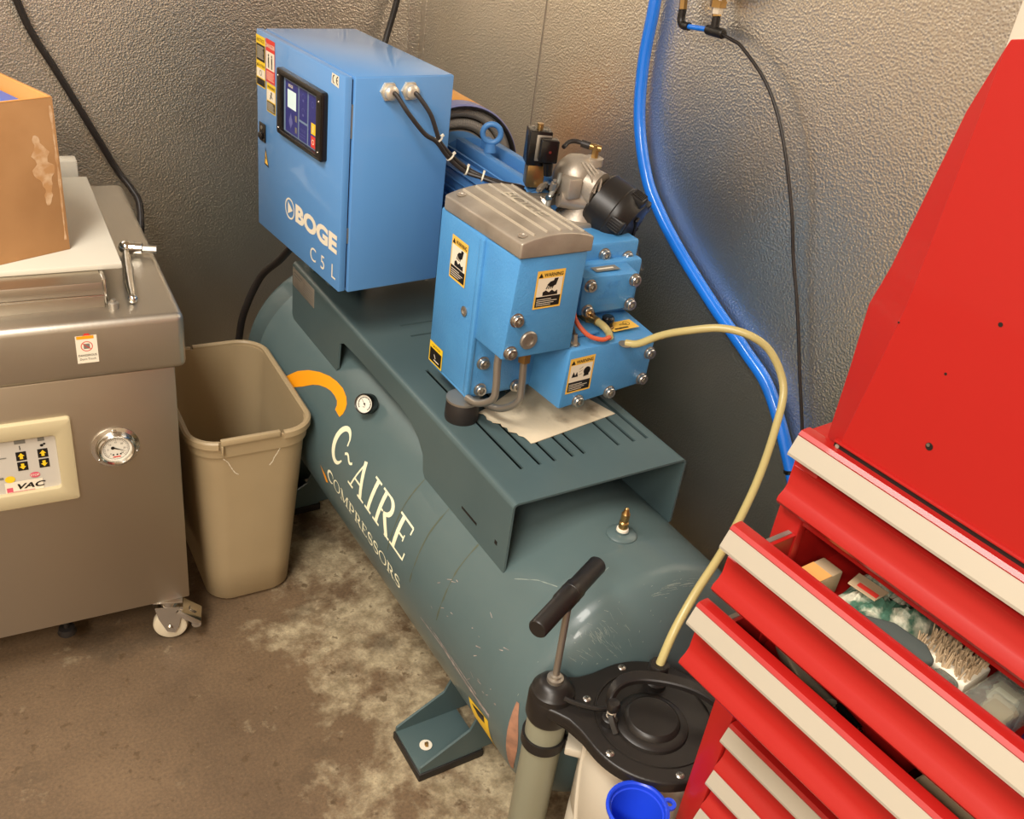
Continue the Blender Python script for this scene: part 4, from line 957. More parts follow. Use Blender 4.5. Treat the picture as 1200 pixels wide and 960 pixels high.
# things on the machine
CBX = Matrix.Translation((.2435, 1.802, .8622)) @ Matrix.Rotation(math.radians(20), 4, 'Z')
box = thing('cardboard_box', tuple(CBX.translation), 'open brown cardboard box standing on the white lid board', 'box')
g = G(CBX).m(M_card); H_ = .276
g.box(-.34, 0, 0, .004, 0, H_, .0008); g.box(-.004, 0, .004, .36, 0, H_+.001, .0008); g.box(-.34, -.336, .004, .36, 0, H_, .0008); g.box(-.336, -.004, .356, .36, 0, H_, .0008); g.box(-.336, -.004, .004, .356, 0, .004)
g.m(M_cardin); g.box(-.0085, -.0042, .004, .355, .02, H_+.0012, .0006)
g.done('carton', box)
g = G(CBX).m(M_cardin); g.box(-.338, -.003, -.0003, .0035, H_-.0008, H_+.0008, .0003); g.box(-.338, -.06, .004, .012, H_-.012, H_-.006, .001); g.done('torn_edge', box)
FCb = lambda u, v, h=0.: Vector((u, -h, v)); g = G(CBX).m(mat('scuffed_card', srgb(206, 172, 134), .85, var=(srgb(184, 138, 90), 50, 1., .4, .6)))
ribbon(g, [(-.040, .215), (-.034, .19), (-.030, .15), (-.026, .12), (-.030, .09)], lambda t: .006+.022*math.sin(PI*t), FCb, .0003, 5, .5); ribbon(g, [(-.20, .16), (-.15, .162), (-.11, .158)], .003, FCb, .0003, 5, .6); ribbon(g, [(-.006, .262), (-.005, .14), (-.007, .02)], .004, FCb, .0003, 8, .6)
g.done('scuff_mark', box, kind='stuff', label='pale worn patches')
g = G(CBX).m(M_blueprint); g.box(-.30, -.016, .016, .34, .006, H_-.022, .002)
bp_ = g.done('blue_package', None, origin=tuple(CBX.translation), label='glossy blue printed package inside the open cardboard box', cat='package')
g = G(CBX); BF = lambda u, v, h=0.: Vector((u, v, H_-.022+h))
g.m(M_lwht); g.text('fresh', -.16, .13, .022, BF, .0006, shear=.3); g.text('wipes', -.15, .07, .022, BF, .0006, shear=.3); g.m(M_pink); g.flat(ngon(-.225, .06, .03, 20), BF, .0006); g.m(M_lwht); g.flat([(-.2, .018), (-.02, .018), (-.05, .026), (-.19, .026)], BF, .0006)
g.done('package_print', bp_, kind='stuff')
# socket wrench
g = G(VM).m(M_chrome); zt = .8005
g.tube([(-.036, .262, zt+.014), (-.040, .225, zt+.010), (-.047, .160, zt+.009), (-.053, .100, zt+.010), (-.056, .060, zt+.009)], lambda t: .006+.0035*math.sin(PI*min(1, t*1.05))+.002*t, 14)
g.sphere((-.0565, .055, zt+.009), .009, 8); g.sphere((-.033, .278, zt+.016), .015, 8, .9)
hw = g.done('socket_wrench', None, origin=tuple(VM @ Vector((-.04, .18, zt))), label='chrome ratchet wrench with hex socket lying on the stainless machine top', cat='wrench')
g = G(VM).m(M_chrome); g.cyl((-.030, .276, zt+.015), (-.004, .268, zt+.0145), .0125, n=18, bev=.001); g.cyl((-.020, .273, zt+.015), (-.017, .272, zt+.015), .0132); g.m(M_dsteel); g.cyl((-.004, .268, zt+.0145), (.022, .260, zt+.014), .0078, n=6)
g.done('hex_socket', hw)

# ================================================================ waste bin
BM_ = Matrix.Translation((.541, 1.850, 0)) @ Matrix.Rotation(math.radians(-2), 4, 'Z')
def rrect(hx, hy, r, n=8):
    out = []
    for cx, cy, a0 in ((hx-r, -hy+r, -90), (hx-r, hy-r, 0), (-hx+r, hy-r, 90), (-hx+r, -hy+r, 180)):
        for k in range(n+1): a = math.radians(a0+90*k/n); out.append((cx+r*math.cos(a), cy+r*math.sin(a)))
    return out
def loft(g, secs, cap0=True, cap1=False):
    vs = [p for s in secs for p in s]; n = len(secs[0]); fs = []
    for i in range(len(secs)-1):
        for k in range(n): fs.append((i*n+k, i*n+(k+1) % n, (i+1)*n+(k+1) % n, (i+1)*n+k))
    if cap0: fs.append(tuple(range(n))[::-1])
    if cap1: fs.append(tuple((len(secs)-1)*n+k for k in range(n)))
    g.add(vs, fs)
def binsec(z, inset=0., out=0.):
    t = z/.48; hx = .096 + (.125-.096)*t - inset + out; hy = .160 + (.205-.160)*t - inset + out
    return [(x, y, z) for x, y in rrect(hx, hy, .052+.012*t)]
g = G(BM_).m(M_bin)
secs = [[(x*.93, y*.95, .001) for x, y, _ in binsec(0)], binsec(.012)] + [binsec(z) for z in (.10, .2, .3, .4)] + [binsec(.440), binsec(.4405, out=.004), binsec(.476, out=.004)]
secs += [binsec(.476, inset=.003), binsec(.40, inset=.003), binsec(.2, inset=.003), binsec(.012, inset=.004)]
loft(g, secs, True, True)
bn = g.done('waste_bin', None, 40, origin=tuple(BM_.translation), label='beige plastic waste bin with cracked rim beside the stainless machine', cat='waste bin')
# rolled rim in broken pieces
path = binsec(.479, out=.003); n = len(path)
def rimpart(i0, i1, dz=0., lab=None, h=.010, extra=()):
    g = G(BM_).m(M_bin)
    pts = [Vector(path[i % n]) for i in range(i0, i1+1)]
    for e0, e1 in extra[:1]: pts = [Vector(e0)] + pts + [Vector(e1)]
    vs = []; fs = []
    m_ = len(pts)
    for i, c in enumerate(pts):
        d = (pts[min(i+1, m_-1)]-pts[max(i-1, 0)]).normalized(); nn = Vector((d.y, -d.x, 0))
        for a, b in ((-.006, -.004), (-.006, .003), (-.003, .006), (.003, .006), (.007, .003), (.007, -h)): vs.append(c + nn*a + Vector((0, 0, b+dz)))
    for i in range(m_-1):
        for k in range(6): fs.append((i*6+k, i*6+(k+1) % 6, (i+1)*6+(k+1) % 6, (i+1)*6+k))
    fs.append(tuple(range(6))[::-1]); fs.append(tuple((m_-1)*6+k for k in range(6)))
    g.add(vs, fs); g.done('rim', bn, label=lab)
hx, hy = .125+.003, .205+.003
rimpart(0, 17, 0, 'rolled rim piece', extra=(((.058, -hy, .479), (-.03, hy, .479)),))
rimpart(18, 34, -.003, None, extra=(((-.035, hy, .479), (-.076, -hy, .479)),))
g = G(BM_).m(M_bin); g.box(-.074, .050, -hy-.006, -hy+.004, .474, .488, .002); g.box(-.074, -.070, -hy-.009, -hy, .455, .475, .001); g.done('rim', bn, label='raised broken front rim strip')
g = G(BM_).m(M_lwht)
def binfront(u, v, h=0.): return Vector((u, -(.160+.045*v/.48)-h-.0002, v))
ribbon(g, [(-.068, .436), (-.058, .424), (-.050, .405), (-.043, .392), (-.036, .386)], .0016, binfront, .0006, 4, .6)
ribbon(g, [(.052, .438), (.046, .425), (.040, .415), (.037, .405), (.030, .396)], .0022, binfront, .0006, 4, .6)
g.done('crack_line', bn, kind='stuff', label='pale stress cracks')

# ================================================================ red tool chest
TBM = Matrix.Translation((.7595, .5386, .3645)) @ Matrix.Rotation(.0615893, 4, 'Z') @ Matrix.Scale(.775, 4)
chest = thing('tool_chest', tuple(TBM @ Vector((.31, -.4, -.4703))), 'tall red metal tool chest with cream drawer pulls, two drawers pulled partly out', 'tool chest')
YL = -.78
g = G(TBM).m(M_red)
XB, ZB = .62, -.42
g.box(0.004, XB, -.004, 0, ZB, .972, .001); g.box(.004, XB, YL, YL+.004, ZB, .972, .001); g.box(XB-.004, XB, YL, 0, ZB, .972)
g.box(0, XB, YL, 0, .968, .974, .001); g.box(0, XB, YL, 0, ZB, ZB+.01)
g.box(0, .018, -.042, 0, ZB, .972, .003); g.box(0, .018, YL, YL+.042, ZB, .972, .003)
for z in (.845, .715, .575): g.box(.004, .018, YL+.03, -.03, z-.004, z+.004)
body = g.done('cabinet_body', chest)
g = G(TBM).m(M_black); g.box(.02, XB-.02, YL+.03, -.03, -.4703, ZB); g.done('base_plinth', chest)
def drawer(xo, zs, zl, y0=-.004, y1=YL+.004, label=None, depth=.56, hl=None):
    """zs: bottom of the pull strip, zl: middle of the lower lip; xo: how far it is out (negative = out)"""
    def sweep(g, poly):
        g.add([(xo+x, y, z) for y in (y0, y1) for x, z in poly], [(i, (i+1) % len(poly), len(poly)+(i+1) % len(poly), len(poly)+i) for i in range(len(poly))] + [tuple(range(len(poly)))[::-1], tuple(len(poly)+i for i in range(len(poly)))])
    g = G(TBM).m(M_redd)
    sweep(g, [(-.010, zs+.022), (-.0125, zs+.029), (-.008, zs+.034), (.004, zs+.035), (.010, zs+.034), (.010, zs+.026), (.006, zs+.018), (.014, zs+.006), (.014, zs-.018), (.003, zs-.027), (.001, zl+.022), (-.004, zl+.012), (-.012, zl+.004), (-.014, zl-.003), (-.010, zl-.009), (0, zl-.011), (.010, zl-.010), (.010, zl-.007), (.0, zl-.007), (.006, zl+.012), (.008, zs-.027), (.018, zs-.018), (.018, zs+.012), (.0085, zs+.026), (-.002, zs+.027)][:])
    d = g.done('drawer', chest, 40, label=label)
    g = G(TBM).m(M_redd)      # tray
    zb = zl-.004; zt_ = zs+.004
    g.box(xo+.008, xo+depth, y0-.035, y0-.032, zb, zt_); g.box(xo+.008, xo+depth, y1+.032, y1+.035, zb, zt_); g.box(xo+depth-.003, xo+depth, y1+.032, y0-.032, zb, zt_); g.box(xo+.006, xo+depth, y1+.032, y0-.032, zb, zb+.002)
    g.box(xo+.006, xo+depth, y0-.0365, y0-.0305, zt_, zt_+.002, .0006)
    g.done('drawer_tray', d)
    g = G(TBM).m(M_dsteel); g.box(xo+.012, xo+depth, y0-.030, y0-.022, zt_-.004, zt_+.002, .0008); g.cyl((xo+.03, y0-.036, zt_-.022), (xo+.03, y0-.0385, zt_-.022), .005); g.done('slide_rail', d)
    g = G(TBM).m(M_cream)
    sweep(g, [(-.0125, zs+.0265), (-.0235, zs+.003), (-.0235, zs-.001), (-.020, zs-.002), (-.006, zs+.020), (-.009, zs+.0275)])
    for t in (.3, .5, .7): pass
    g.done('drawer_pull', d, 25, label='cream aluminium drawer pull')
    return d
drawer(-.004, .9475, .870)
drawer(-.092, .8170, .741)
drawer(-.116, .6860, .606)
drawer(0.006, .4060, .335, -.044, YL+.044)
drawer(0.006, .3010, .235, -.044, YL+.044)
drawer(0.006, .2010, .075, -.044, YL+.044)
drawer(0.006, .040, -.10, -.044, YL+.044)
drawer(0.006, -.140, -.36, -.044, YL+.044)
# upper chest with tall front panel
g = G(TBM).m(M_red)
g.box(.030, .60, YL, -.085, .985, 1.46, .004); g.done('upper_chest', chest)
g = G(TBM).m(M_red)
pan = [(-.056, .984), (-.068, 1.10), (-.077, 1.20), (-.079, 1.32), (-.081, 1.49), (-.084, 1.500), (-.10, 1.504), (YL, 1.504), (YL, .984)]
PM = Matrix(((0, 0, 1, 0), (1, 0, 0, 0), (0, 1, 0, 0), (0, 0, 0, 1)))
g.prism(pan, -.001, .003, PM, .0008, 1)
# folded left flange, creased along the panel edge, bent at the knee
crease = [(-.056, .984), (-.068, 1.10), (-.077, 1.20), (-.079, 1.32), (-.081, 1.49)]
edge = [(.024, -.022, .972), (.024, -.020, 1.08), (.024, -.016, 1.168), (.020, -.030, 1.225), (.012, -.058, 1.42)]
vs = []
for (cy_, cz_), e in zip(crease, edge):
    vs += [(0, cy_, cz_), (.003, cy_-.003, cz_), e, (e[0]+.003, e[1]-.003, e[2])]
fs = []
for i in range(4):
    a = i*4; b = a+4
    fs += [(a, a+2, b+2, b), (a+1, b+1, b+3, a+3), (a+2, a+3, b+3, b+2), (a, b, b+1, a+1)]
fs += [(0, 1, 3, 2), (16, 18, 19, 17)]
g.add(vs, fs)
front = g.done('front_panel', chest, 25, label='tall red front panel with a bent left edge')
g = G(TBM).m(M_redd); g.box(-.006, .003, YL, -.045, .9755, .9795, .0015); g.box(-.006, .003, YL, -.05, .9895, .993, .0012); g.m(M_lblk); g.box(-.0025, .001, YL, -.050, .9795, .9895); g.m(M_alu); g.cyl((-.003, -.056, .985), (-.004, -.056, .985), .003); g.done('panel_hinge', front)
g = G(TBM).m(M_lblk); g.cyl((-.0005, -.168, 1.053), (-.0018, -.168, 1.053), .0048); g.m(M_steel); g.cyl((-.001, -.1665, 1.0545), (-.0026, -.1665, 1.0545), .0022); g.done('panel_screw', front); g = G(TBM).m(M_lblk); g.cyl((-.0005, -.189, 1.226), (-.0015, -.189, 1.226), .0028, n=8); g.cyl((-.0005, -.076, 1.175), (-.0015, -.076, 1.175), .0014, n=8); g.cyl((-.0005, -.153, 1.145), (-.0015, -.153, 1.145), .0018, n=8)
g.done('paint_chip', front, kind='stuff')

# contents of the drawers (second and third from the top)
def crumple(g, x0, x1, y0, y1, z0, h, amp, seed, nx=16, ny=16):
    r_ = random.Random(seed); vs = []; fs = []
    ph = [r_.uniform(0, 6) for _ in range(6)]
    for j in range(ny+1):
        for i in range(nx+1):
            s, t = i/nx, j/ny; e = min(1, 4*min(s, 1-s))*min(1, 4*min(t, 1-t))
            z = z0 + .001 + h*e**.5*(.65 + .2*math.sin(9*s+ph[0])*math.sin(7*t+ph[1]) + .15*math.sin(17*s+ph[2]+5*t)) + amp*e*r_.uniform(-1, 1)
            vs.append((x0+(x1-x0)*s+.004*math.sin(12*t+ph[3]), y0+(y1-y0)*t+.004*math.sin(10*s+ph[4]), z))
    for j in range(ny):
        for i in range(nx): a = j*(nx+1)+i; fs.append((a, a+1, a+nx+2, a+nx+1))
    n0 = len(vs)
    vs += [(x, y, z0) for x, y, z in vs]; fs += [tuple(n0+i for i in f[::-1]) for f in fs]
    for i in range(nx): fs.append((i+1, i, n0+i, n0+i+1)); a = ny*(nx+1)+i; fs.append((a, a+1, n0+a+1, n0+a))
    for j in range(ny): a = j*(nx+1); fs.append((a, a+nx+1, n0+a+nx+1, n0+a)); b = a+nx; fs.append((b+nx+1, b, n0+b, n0+b+nx+1))
    g.add(vs, fs)
zb = .7405
def content(g, name, c, label, cat, kind=None): return g.done(name, None, origin=tuple(TBM @ Vector(c)), label=label, cat=cat, kind=kind)
g = G(TBM).m(M_tan); g.box(-.045, .055, -.098, -.062, zb, zb+.040, .003); g.m(M_cardin); g.box(-.02, .03, -.097, -.063, zb+.040, zb+.0405)
content(g, 'folded_carton', (0, -.08, zb), 'small tan carton at the left end of the second drawer', 'carton')
g = G(TBM).m(M_green); crumple(g, -.068, .16, -.235, -.104, zb, .052, .005, 4, 26, 26); content(g, 'green_sachets', (0, -.17, zb), 'pile of green and white printed plastic sachets in the second drawer', 'bag')
g = G(TBM).m(M_tan); g.hexa([(.018, -.128, zb+.056), (.055, -.120, zb+.052), (.062, -.166, zb+.050), (.022, -.170, zb+.056)], [(.018, -.128, zb+.058), (.055, -.120, zb+.054), (.062, -.166, zb+.052), (.022, -.170, zb+.058)])
g.m(M_lred); g.hexa([(.024, -.138, zb+.0584), (.034, -.136, zb+.0572), (.038, -.166, zb+.0564), (.027, -.168, zb+.0576)], [(.024, -.138, zb+.059), (.034, -.136, zb+.058), (.038, -.166, zb+.057), (.027, -.168, zb+.058)])
content(g, 'paper_slip', (.03, -.15, zb+.055), 'tan and red paper slip on top of the green sachets', 'paper')
g = G(TBM).m(M_grey); g.prism([(-.068, -.175), (-.070, -.25), (-.058, -.272), (-.012, -.285), (.004, -.262), (.000, -.215), (-.030, -.180)], zb+.054, zb+.068, bev=.005, seg=3); g.prism([(-.07, -.19), (-.07, -.25), (-.01, -.27), (-.01, -.21)], zb, zb+.054)
content(g, 'grey_cover', (-.04, -.23, zb), 'dark grey moulded plastic cover lying in the second drawer', 'cover')
g = G(TBM).m(M_lwht); g.box(.020, .082, -.318, -.238, zb+.0005, zb+.038, .004); g.m(M_tan); r5 = random.Random(9)
for k in range(150):
    x = .05 + r5.uniform(-.028, .028); y = -.278 + r5.uniform(-.037, .037)
    g.cyl((x, y, zb+.036), (x+.006*r5.uniform(-1, 1), y+.006*r5.uniform(-1, 1), zb+.058+r5.uniform(-.004, .004)), .0016, .0010, 5)
content(g, 'scrubbing_brush', (.05, -.278, zb), 'pale bristled brush between the sachets and the clear case in the second drawer', 'brush')
g = G(TBM).m(M_bag); g.box(-.070, .075, -.385, -.328, zb+.002, zb+.058, .010, 3); content(g, 'clear_case', (-.01, -.35, zb), 'clear plastic parts case in the second drawer', 'case')
g = G(TBM).m(M_tan); g.box(-.02, .03, -.378, -.350, zb+.002, zb+.045, .003); g.m(M_green); g.box(-.065, -.03, -.375, -.336, zb+.002, zb+.035, .003); g.m(M_lwht); g.box(.035, .06, -.37, -.34, zb+.002, zb+.04, .003)
content(g, 'small_parts', (-.01, -.35, zb), 'small tan and green parts inside the clear plastic case', 'parts', 'stuff')
g = G(TBM).m(M_bag); g.box(-.070, .012, -.318, -.280, zb+.002, zb+.050, .012, 3); content(g, 'clear_jar', (-.03, -.30, zb), 'small clear plastic tub between the grey cover and the clear case', 'tub')
g = G(TBM).m(M_navy); crumple(g, -.05, .12, -.50, -.392, zb, .056, .004, 8, 14, 14); content(g, 'navy_cloth', (.03, -.45, zb), 'dark blue crumpled cloth right of the clear case', 'cloth')
zc_ = .6055
def tool(g, pts, r): g.tube(pts, r, 16)
g = G(TBM).m(M_wood); tool(g, [(.016, -.058, zc_+.034), (-.002, -.085, zc_+.034), (-.020, -.130, zc_+.034), (-.032, -.180, zc_+.034), (-.036, -.195, zc_+.034)], lambda t: .007+.013*t if t < .9 else .0187-.06*(t-.9)); content(g, 'worn_rasp', (-.02, -.12, zc_), 'worn grey metal handled rasp in the third drawer', 'rasp')
g = G(TBM).m(M_blackg); tool(g, [(-.018, -.197, zc_+.030), (-.022, -.215, zc_+.030), (-.026, -.236, zc_+.030)], .012); g.m(M_chrome); g.lathe([(.009, 0), (.0125, .001), (.0125, .003), (.009, .004)], facing(Vector((-.026, -.237, zc_+.030)), (-.2, -1, 0)), 20, closed=True); content(g, 'black_ferrule', (-.02, -.22, zc_), 'short black rubber ferrule with a chrome ring in the third drawer', 'ferrule')
g = G(TBM).m(M_tan); g.box(-.085, .02, -.46, -.32, zc_+.0005, zc_+.03, .004); g.m(M_chrome); g.cyl((-.04, -.325, zc_+.036), (.0, -.325, zc_+.036), .007); content(g, 'small_box', (-.03, -.4, zc_), 'small tan box toward the right of the third drawer', 'box')

# ================================================================ manual fluid extractor
EX = Vector((.805, .660, 0)); CP = Vector((.693, .766, 0)); EA = math.atan2(CP.y-EX.y, CP.x-EX.x); ED = (CP-EX).length
EM = Matrix.Translation(EX) @ Matrix.Rotation(EA, 4, 'Z')
ext = thing('fluid_extractor', (.78, .68, 0), 'manual fluid extractor with black lid, pale drum and T-handle pump tube', 'pump')
g = G().m(M_jug)
g.lathe([(0.0803, .0), (0.0917, .006), (0.0936, .03), (0.0936, .10), (0.0888, .108), (0.0888, .118), (0.0936, .126), (0.0936, .30), (0.0888, .308), (0.0888, .318), (0.0936, .326), (0.0945, .44), (0.0907, .455), (0.0907, .505)], Matrix.Translation(EX), 64)
drum = g.done('drum', ext, label='translucent off-white drum')
g = G(EM).m(M_jug)
for sgn in (-1, 1):
    pts = []
    for k in range(13):
        a = sgn*(.28+.9*k/12); z = .47 - .30*(k/12)**.7
        pts.append((.0935*math.cos(a), .0935*math.sin(a), z))
    g.tube(pts, .0042, 8, 3)
g.box(.085, .118, -.022, .022, .428, .444, .003); g.done('drum_rib', drum)
big = .114; sm = .0345
def lidpoly(o=0.):
    P = [((big+o)*math.cos(math.radians(a)), (big+o)*math.sin(math.radians(a))) for a in range(44, 317, 4)]
    P += [(.103, -.058-o*.6), (.122, -.044-o*.5), (.138, -.039-o*.6)]
    P += [(ED+(sm+o)*math.cos(math.radians(a)), (sm+o)*math.sin(math.radians(a))) for a in range(-80, 81, 10)]
    P += [(.138, .039+o*.6), (.122, .044+o*.5), (.103, .058+o*.6)]
    return P
g = G(EM).m(M_black); g.prism(lidpoly(), .508, .530, bev=.004, seg=3); g.prism(lidpoly(-.012), .500, .510)
for r0, zz in ((.088, .5315), (.086, .5315)): pass
g.lathe([(.086, .529), (.087, .5325), (.0895, .5325), (.0905, .529)], None, 64)
g.lathe([(.056, .529), (.054, .5345), (.050, .537), (.042, .538), (.040, .543), (.036, .546), (.001, .5462)], Matrix.Translation((.004, .013, 0)), 56)
g.lathe([(.001, .5555), (.016, .5545), (.025, .549), (.029, .541), (.0325, .538), (.034, .53)], Matrix.Translation((ED, 0, 0)), 40)
g.lathe([(.034, .53), (.0355, .526), (.0355, .488), (.033, .482), (.030, .482)], Matrix.Translation((ED, 0, 0)), 40)
g.tube([(.065, .010, .538), (.085, .018, .538), (.118, .020, .540), (.135, .018, .542)], .004, 8)
lid = g.done('lid', ext, label='black moulded plastic lid')
g = G(EM).m(M_black)
hp = [EM.inverted() @ Vector(p) for p in ((.737, .668, .532), (.738, .690, .556), (.762, .706, .574), (.800, .698, .580), (.850, .655, .582), (.882, .612, .566), (.888, .590, .532))]
C = []; 
for k in range(len(hp)-1):
    p0 = hp[max(k-1, 0)]; p1 = hp[k]; p2 = hp[k+1]; p3 = hp[min(k+2, len(hp)-1)]
    for q in range(6):
        t = q/6; C.append(.5*((2*p1)+(p2-p0)*t+(2*p0-5*p1+4*p2-p3)*t*t+(3*p1-p0-3*p2+p3)*t**3))
C.append(hp[-1]); vs = []; fs = []
sd0 = (hp[-1]-hp[0]); sd = Vector((-sd0.y, sd0.x, 0)).normalized()
for i, c in enumerate(C):
    d = (C[min(i+1, len(C)-1)]-C[max(i-1, 0)]).normalized(); up = sd.cross(d).normalized()
    if up.z < 0 and i > 3 and i < len(C)-4: up = -up
    for a, b in ((-.010, -.004), (-.010, .003), (-.008, .005), (.008, .005), (.010, .003), (.010, -.004), (.007, -.004), (.006, .001), (-.006, .001), (-.007, -.004)): vs.append(c + sd*a + up*b)
for i in range(len(C)-1):
    for k in range(10): fs.append((i*10+k, i*10+(k+1) % 10, (i+1)*10+(k+1) % 10, (i+1)*10+k))
fs += [tuple(range(10))[::-1], tuple((len(C)-1)*10+k for k in range(10))]
g.add(vs, fs); g.done('carry_handle', lid, label='black arched carry handle')
sc0 = None
for (sx_, sy_) in ((.820, .760), (.731, .734), (.709, .637), (.775, .566), (.88, .60)):
    d = (Vector((sx_, sy_, 0))-EX); d = d.normalized()*.102; c = EX + d
    if sc0 is None:
        g = G().m(M_steel); g.lathe([(.0062, 0), (.0062, .001), (.004, .0026), (.001, .003)], Matrix.Identity(4), 16); g.m(M_lblk); g.box(-.003, .003, -.0005, .0005, .0028, .0032); g.box(-.0005, .0005, -.003, .003, .0028, .0032)
        sc0 = g.done('lid_screw'); sc0.parent = lid; WORLD[sc0] = (0, 0, 0); sc0.matrix_local = Matrix.Translation(Vector((c.x, c.y, .530)) - Vector(WORLD[lid]))
    else: inst(sc0, lid, Matrix.Translation((c.x, c.y, .530)))
g = G().m(M_black); kx, ky = .737, .6815
g.lathe([(.012, .530), (.012, .541), (.009, .543), (.006, .543)], Matrix.Translation((kx, ky, 0)), 20); g.lathe([(.001, .5745), (.008, .573), (.0105, .568), (.0095, .560), (.005, .558)], Matrix.Translation((kx, ky, 0)), 20)
g.m(M_alu2); g.tube([(kx+.006*math.cos(k*1.2), ky+.006*math.sin(k*1.2), .543+.00078*k) for k in range(21)], .0011, 6, 3)
g.done('relief_knob', lid, label='small spring-loaded black knob')
g = G().m(M_black); fx, fy = .846, .712
g.lathe([(.018, .528), (.018, .540), (.0125, .543), (.0125, .552), (.016, .554), (.016, .572), (.014, .575), (.0075, .575)], Matrix.Translation((fx, fy, 0)), 12); g.done('hose_socket', lid)
g = G().m(M_tube); g.lathe([(.0295, .012), (.0305, .014), (.0305, .49), (.028, .49), (.028, .014)], Matrix.Translation(CP), 40, closed=True); g.lathe([(.001, .02), (.0275, .02)], Matrix.Translation(CP), 24)
ptube = g.done('pump_tube', ext, label='smoky green-grey pump tube')
g = G().m(M_black); g.lathe([(.0306, .424), (.0345, .424), (.0345, .443), (.0306, .443)], Matrix.Translation(CP), 40, closed=True); 
g.T = EM; g.box(ED-.056, ED-.030, -.007, .007, .424, .443, .002); g.m(M_steel); g.cyl((ED-.046, .006, .434), (ED-.046, .011, .434), .005); g.done('tube_clamp', ptube, label='black clamp band'); g = G().m(M_black); g.lathe([(.0306, 0), (.036, 0), (.036, .014), (.0306, .014)], Matrix.Translation(CP), 40, closed=True); g.done('tube_foot', ptube)
g = G().m(M_dsteel); g.cyl(CP+Vector((0, 0, .55)), Vector((.6945, .772, .708)), .0052, n=14); g.lathe([(.0125, .552), (.0125, .561), (.008, .562), (.008, .566), (.005, .567)], Matrix.Translation(CP), 20)
rod = g.done('plunger_rod', ext, label='dark steel plunger rod')
hc = Vector((.6945, .775, .714)); hd = Vector((.155, .075, .004)).normalized()
g = G().m(M_black); Hm = facing(hc, hd)
g.lathe([(.001, -.086), (.0125, -.0855), (.0142, -.083), (.0142, -.022), (.0158, -.019), (.0158, .004), (.0162, .0045), (.0158, .005), (.0158, .019), (.0142, .022), (.0142, .083), (.0125, .0855), (.001, .086)], Hm, 36); g.cyl(hc-Vector((0, 0, .013)), hc-Vector((0, 0, .022)), .010, .008)
g.done('grip', ext, label='black T-shaped pump grip')
# blue funnel clipped to the drum
FC = Vector((.694, .553, 0)); g = G().m(M_bluecup)
g.lathe([(.0415, .514), (.0435, .517), (.0435, .520), (.040, .521), (.038, .519), (.034, .49), (.012, .43), (.008, .36), (.006, .36), (.0095, .43), (.031, .49), (.035, .512)], Matrix.Translation(FC), 40, closed=True)
tb = Vector((.694, .553, .518)) + Vector((.78, -.25, 0)).normalized()*.046
g.lathe([(.0045, -.002), (.0095, -.002), (.0095, .002), (.0045, .002)], Matrix.Translation(tb), 20, closed=True)
dd = (Vector((EX.x, EX.y, 0))-FC).normalized(); a = FC + dd*.030; b = FC + dd*(math.dist(EX.xy, FC.xy)-.0932)
g.box(0, (b-a).length, -.006, .006, .470, .482, .001, M=Matrix.Translation(a) @ Matrix.Rotation(math.atan2(dd.y, dd.x), 4, 'Z'))
g.done('funnel', None, origin=(FC.x, FC.y, .36), label='bright blue plastic funnel with a hanging tab clipped to the extractor drum', cat='funnel')

# ================================================================ hoses, cords and fittings on the walls
def cord(name, pts, r, m_, label, cat, n=12):
    g = G().m(m_); g.tube(pts, r, n); return g.done(name, None, origin=tuple(pts[len(pts)//2]), label=label, cat=cat)
hz = WX-.020
bh = cord('air_hose', [(hz, 1.600, 1.80), (hz, 1.588, 1.60), (hz, 1.575, 1.376), (hz, 1.575, 1.250), (hz, 1.553, 1.138), (hz, 1.499, 1.041), (hz, 1.440, .987), (hz, 1.355, .933), (hz, 1.230, .870), (hz, 1.118, .822), (hz, 1.036, .780), (hz, .945, .676), (hz, .90, .60), (hz, .86, .45), (hz, .84, .25), (hz, .83, .03)], .0125, M_hoseblue, 'thick bright blue air hose curving down the right wall', 'hose', 18)
g = G().m(M_blackg); g.lathe([(.0128, -.004), (.0140, -.003), (.0140, .003), (.0128, .004)], facing((hz, .9345, .661), (0, .42, .9)), 24, closed=True); g.done('hose_band', bh)
hl = WX-.030
cord('air_line', [(hl, 1.362, 1.350), (hl, 1.330, 1.346), (hl, 1.304, 1.340), (hl, 1.236, 1.304), (hl, 1.186, 1.259), (hl, 1.142, 1.198), (hl+.005, 1.097, 1.107), (hl+.01, 1.072, 1.037), (hl+.012, 1.040, .97), (hl+.012, 1.008, .90), (hl+.012, .990, .857), (hl+.014, .936, .732), (hl+.014, .91, .66), (hl+.014, .89, .5), (hl+.014, .88, .03)], .0032, M_hoseblk, 'thin black air line hanging down the right wall from the fittings', 'hose')
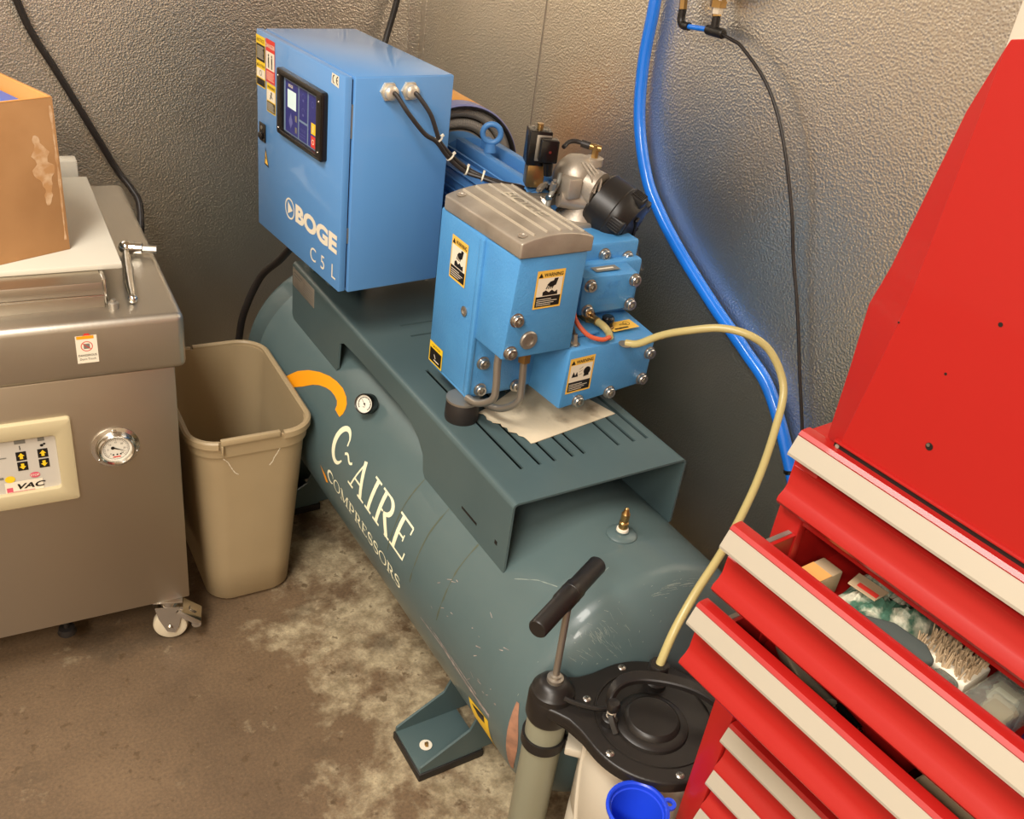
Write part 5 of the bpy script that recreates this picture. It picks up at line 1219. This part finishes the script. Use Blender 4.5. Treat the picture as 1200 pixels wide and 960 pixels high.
# regulator pieces at the top
reg = thing('air_fitting_assembly', (hl, 1.40, 1.40), 'brass and black push-in air fittings with short blue tube on upper right wall', 'fittings')
e0 = Vector((hl, 1.472, 1.343)); t0 = Vector((hl, 1.382, 1.352))
g = G().m(M_black); g.tube([(hl, 1.479, 1.370), (hl, 1.478, 1.352), (hl, 1.470, 1.344), (hl, 1.452, 1.344)], .0078, 14, 6); g.done('elbow_connector', reg)
g = G().m(M_hoseblue); g.cyl((hl, 1.455, 1.344), (hl, 1.400, 1.350), .0048); g.done('blue_tube', reg, label='short blue tube')
g = G().m(M_black); g.cyl((hl, 1.402, 1.350), (hl, 1.357, 1.351), .0092, n=18, bev=.002); g.cyl((hl, 1.383, 1.350), (hl, 1.385, 1.376), .0078, n=18); g.done('tee_connector', reg)
g = G().m(M_brass); g.cyl((hl, 1.479, 1.370), (hl, 1.482, 1.386), .008, n=6); g.m(M_alu2); g.cyl((hl, 1.482, 1.386), (hl, 1.483, 1.392), .009); g.m(M_brass); g.cyl((hl, 1.483, 1.392), (hl, 1.485, 1.44), .007, n=6); g.done('brass_nipple', reg)
g = G().m(M_brass); g.cyl((hl, 1.385, 1.376), (hl, 1.386, 1.380), .009, n=6); g.m(M_alu2); g.cyl((hl, 1.386, 1.380), (hl, 1.387, 1.391), .0105, n=6); g.m(M_brass); g.cyl((hl, 1.387, 1.391), (hl, 1.388, 1.410), .0155, n=6); g.m(M_blackg); g.lathe([(.020, 0), (.034, .003), (.036, .012), (.036, .07), (.03, .08)], Matrix.Translation((hl-.006, 1.388, 1.408)), 28); g.m(M_alu2)
for k in range(12):
    a = 2*PI*k/12; g.cyl((hl-.006+.029*math.cos(a), 1.388+.029*math.sin(a), 1.406), (hl-.006+.029*math.cos(a), 1.388+.029*math.sin(a), 1.412), .003, n=8)
g.done('regulator_body', reg, label='black regulator body')
cord('power_cord', [(.20, 2.56, 1.50), (.295, 2.562, 1.155), (.322, 2.562, 1.075), (.352, 2.562, 1.015), (.400, 2.562, .915), (.448, 2.562, .812), (.480, 2.555, .745), (.505, 2.53, .705), (.515, 2.50, .67), (.50, 2.45, .58), (.48, 2.42, .35), (.46, 2.42, .02)], .0088, M_hoseblk, 'thick black cord hanging diagonally behind the stainless machine', 'cord')
cord('conduit_hose', [(1.30, 2.56, 1.62), (1.262, 2.56, 1.31), (1.240, 2.56, 1.176), (1.205, 2.55, 1.06), (1.15, 2.48, .93), (1.07, 2.38, .84), (.97, 2.26, .80), (.93, 2.12, .80), (.92, 2.02, .86), (.90, 1.96, .90)], .0088, M_hoseblk, 'black cord rising up the far corner behind the blue cabinet', 'cord')
cord('drain_hose', [(.83, 1.97, .815), (.80, 2.02, .775), (.775, 2.075, .712), (.765, 2.15, .640), (.745, 2.235, .560), (.715, 2.27, .46), (.700, 2.28, .38), (.69, 2.28, .25), (.70, 2.27, .02)], .0095, M_hoseblk, 'black hose draped over the rear end of the tank', 'hose')
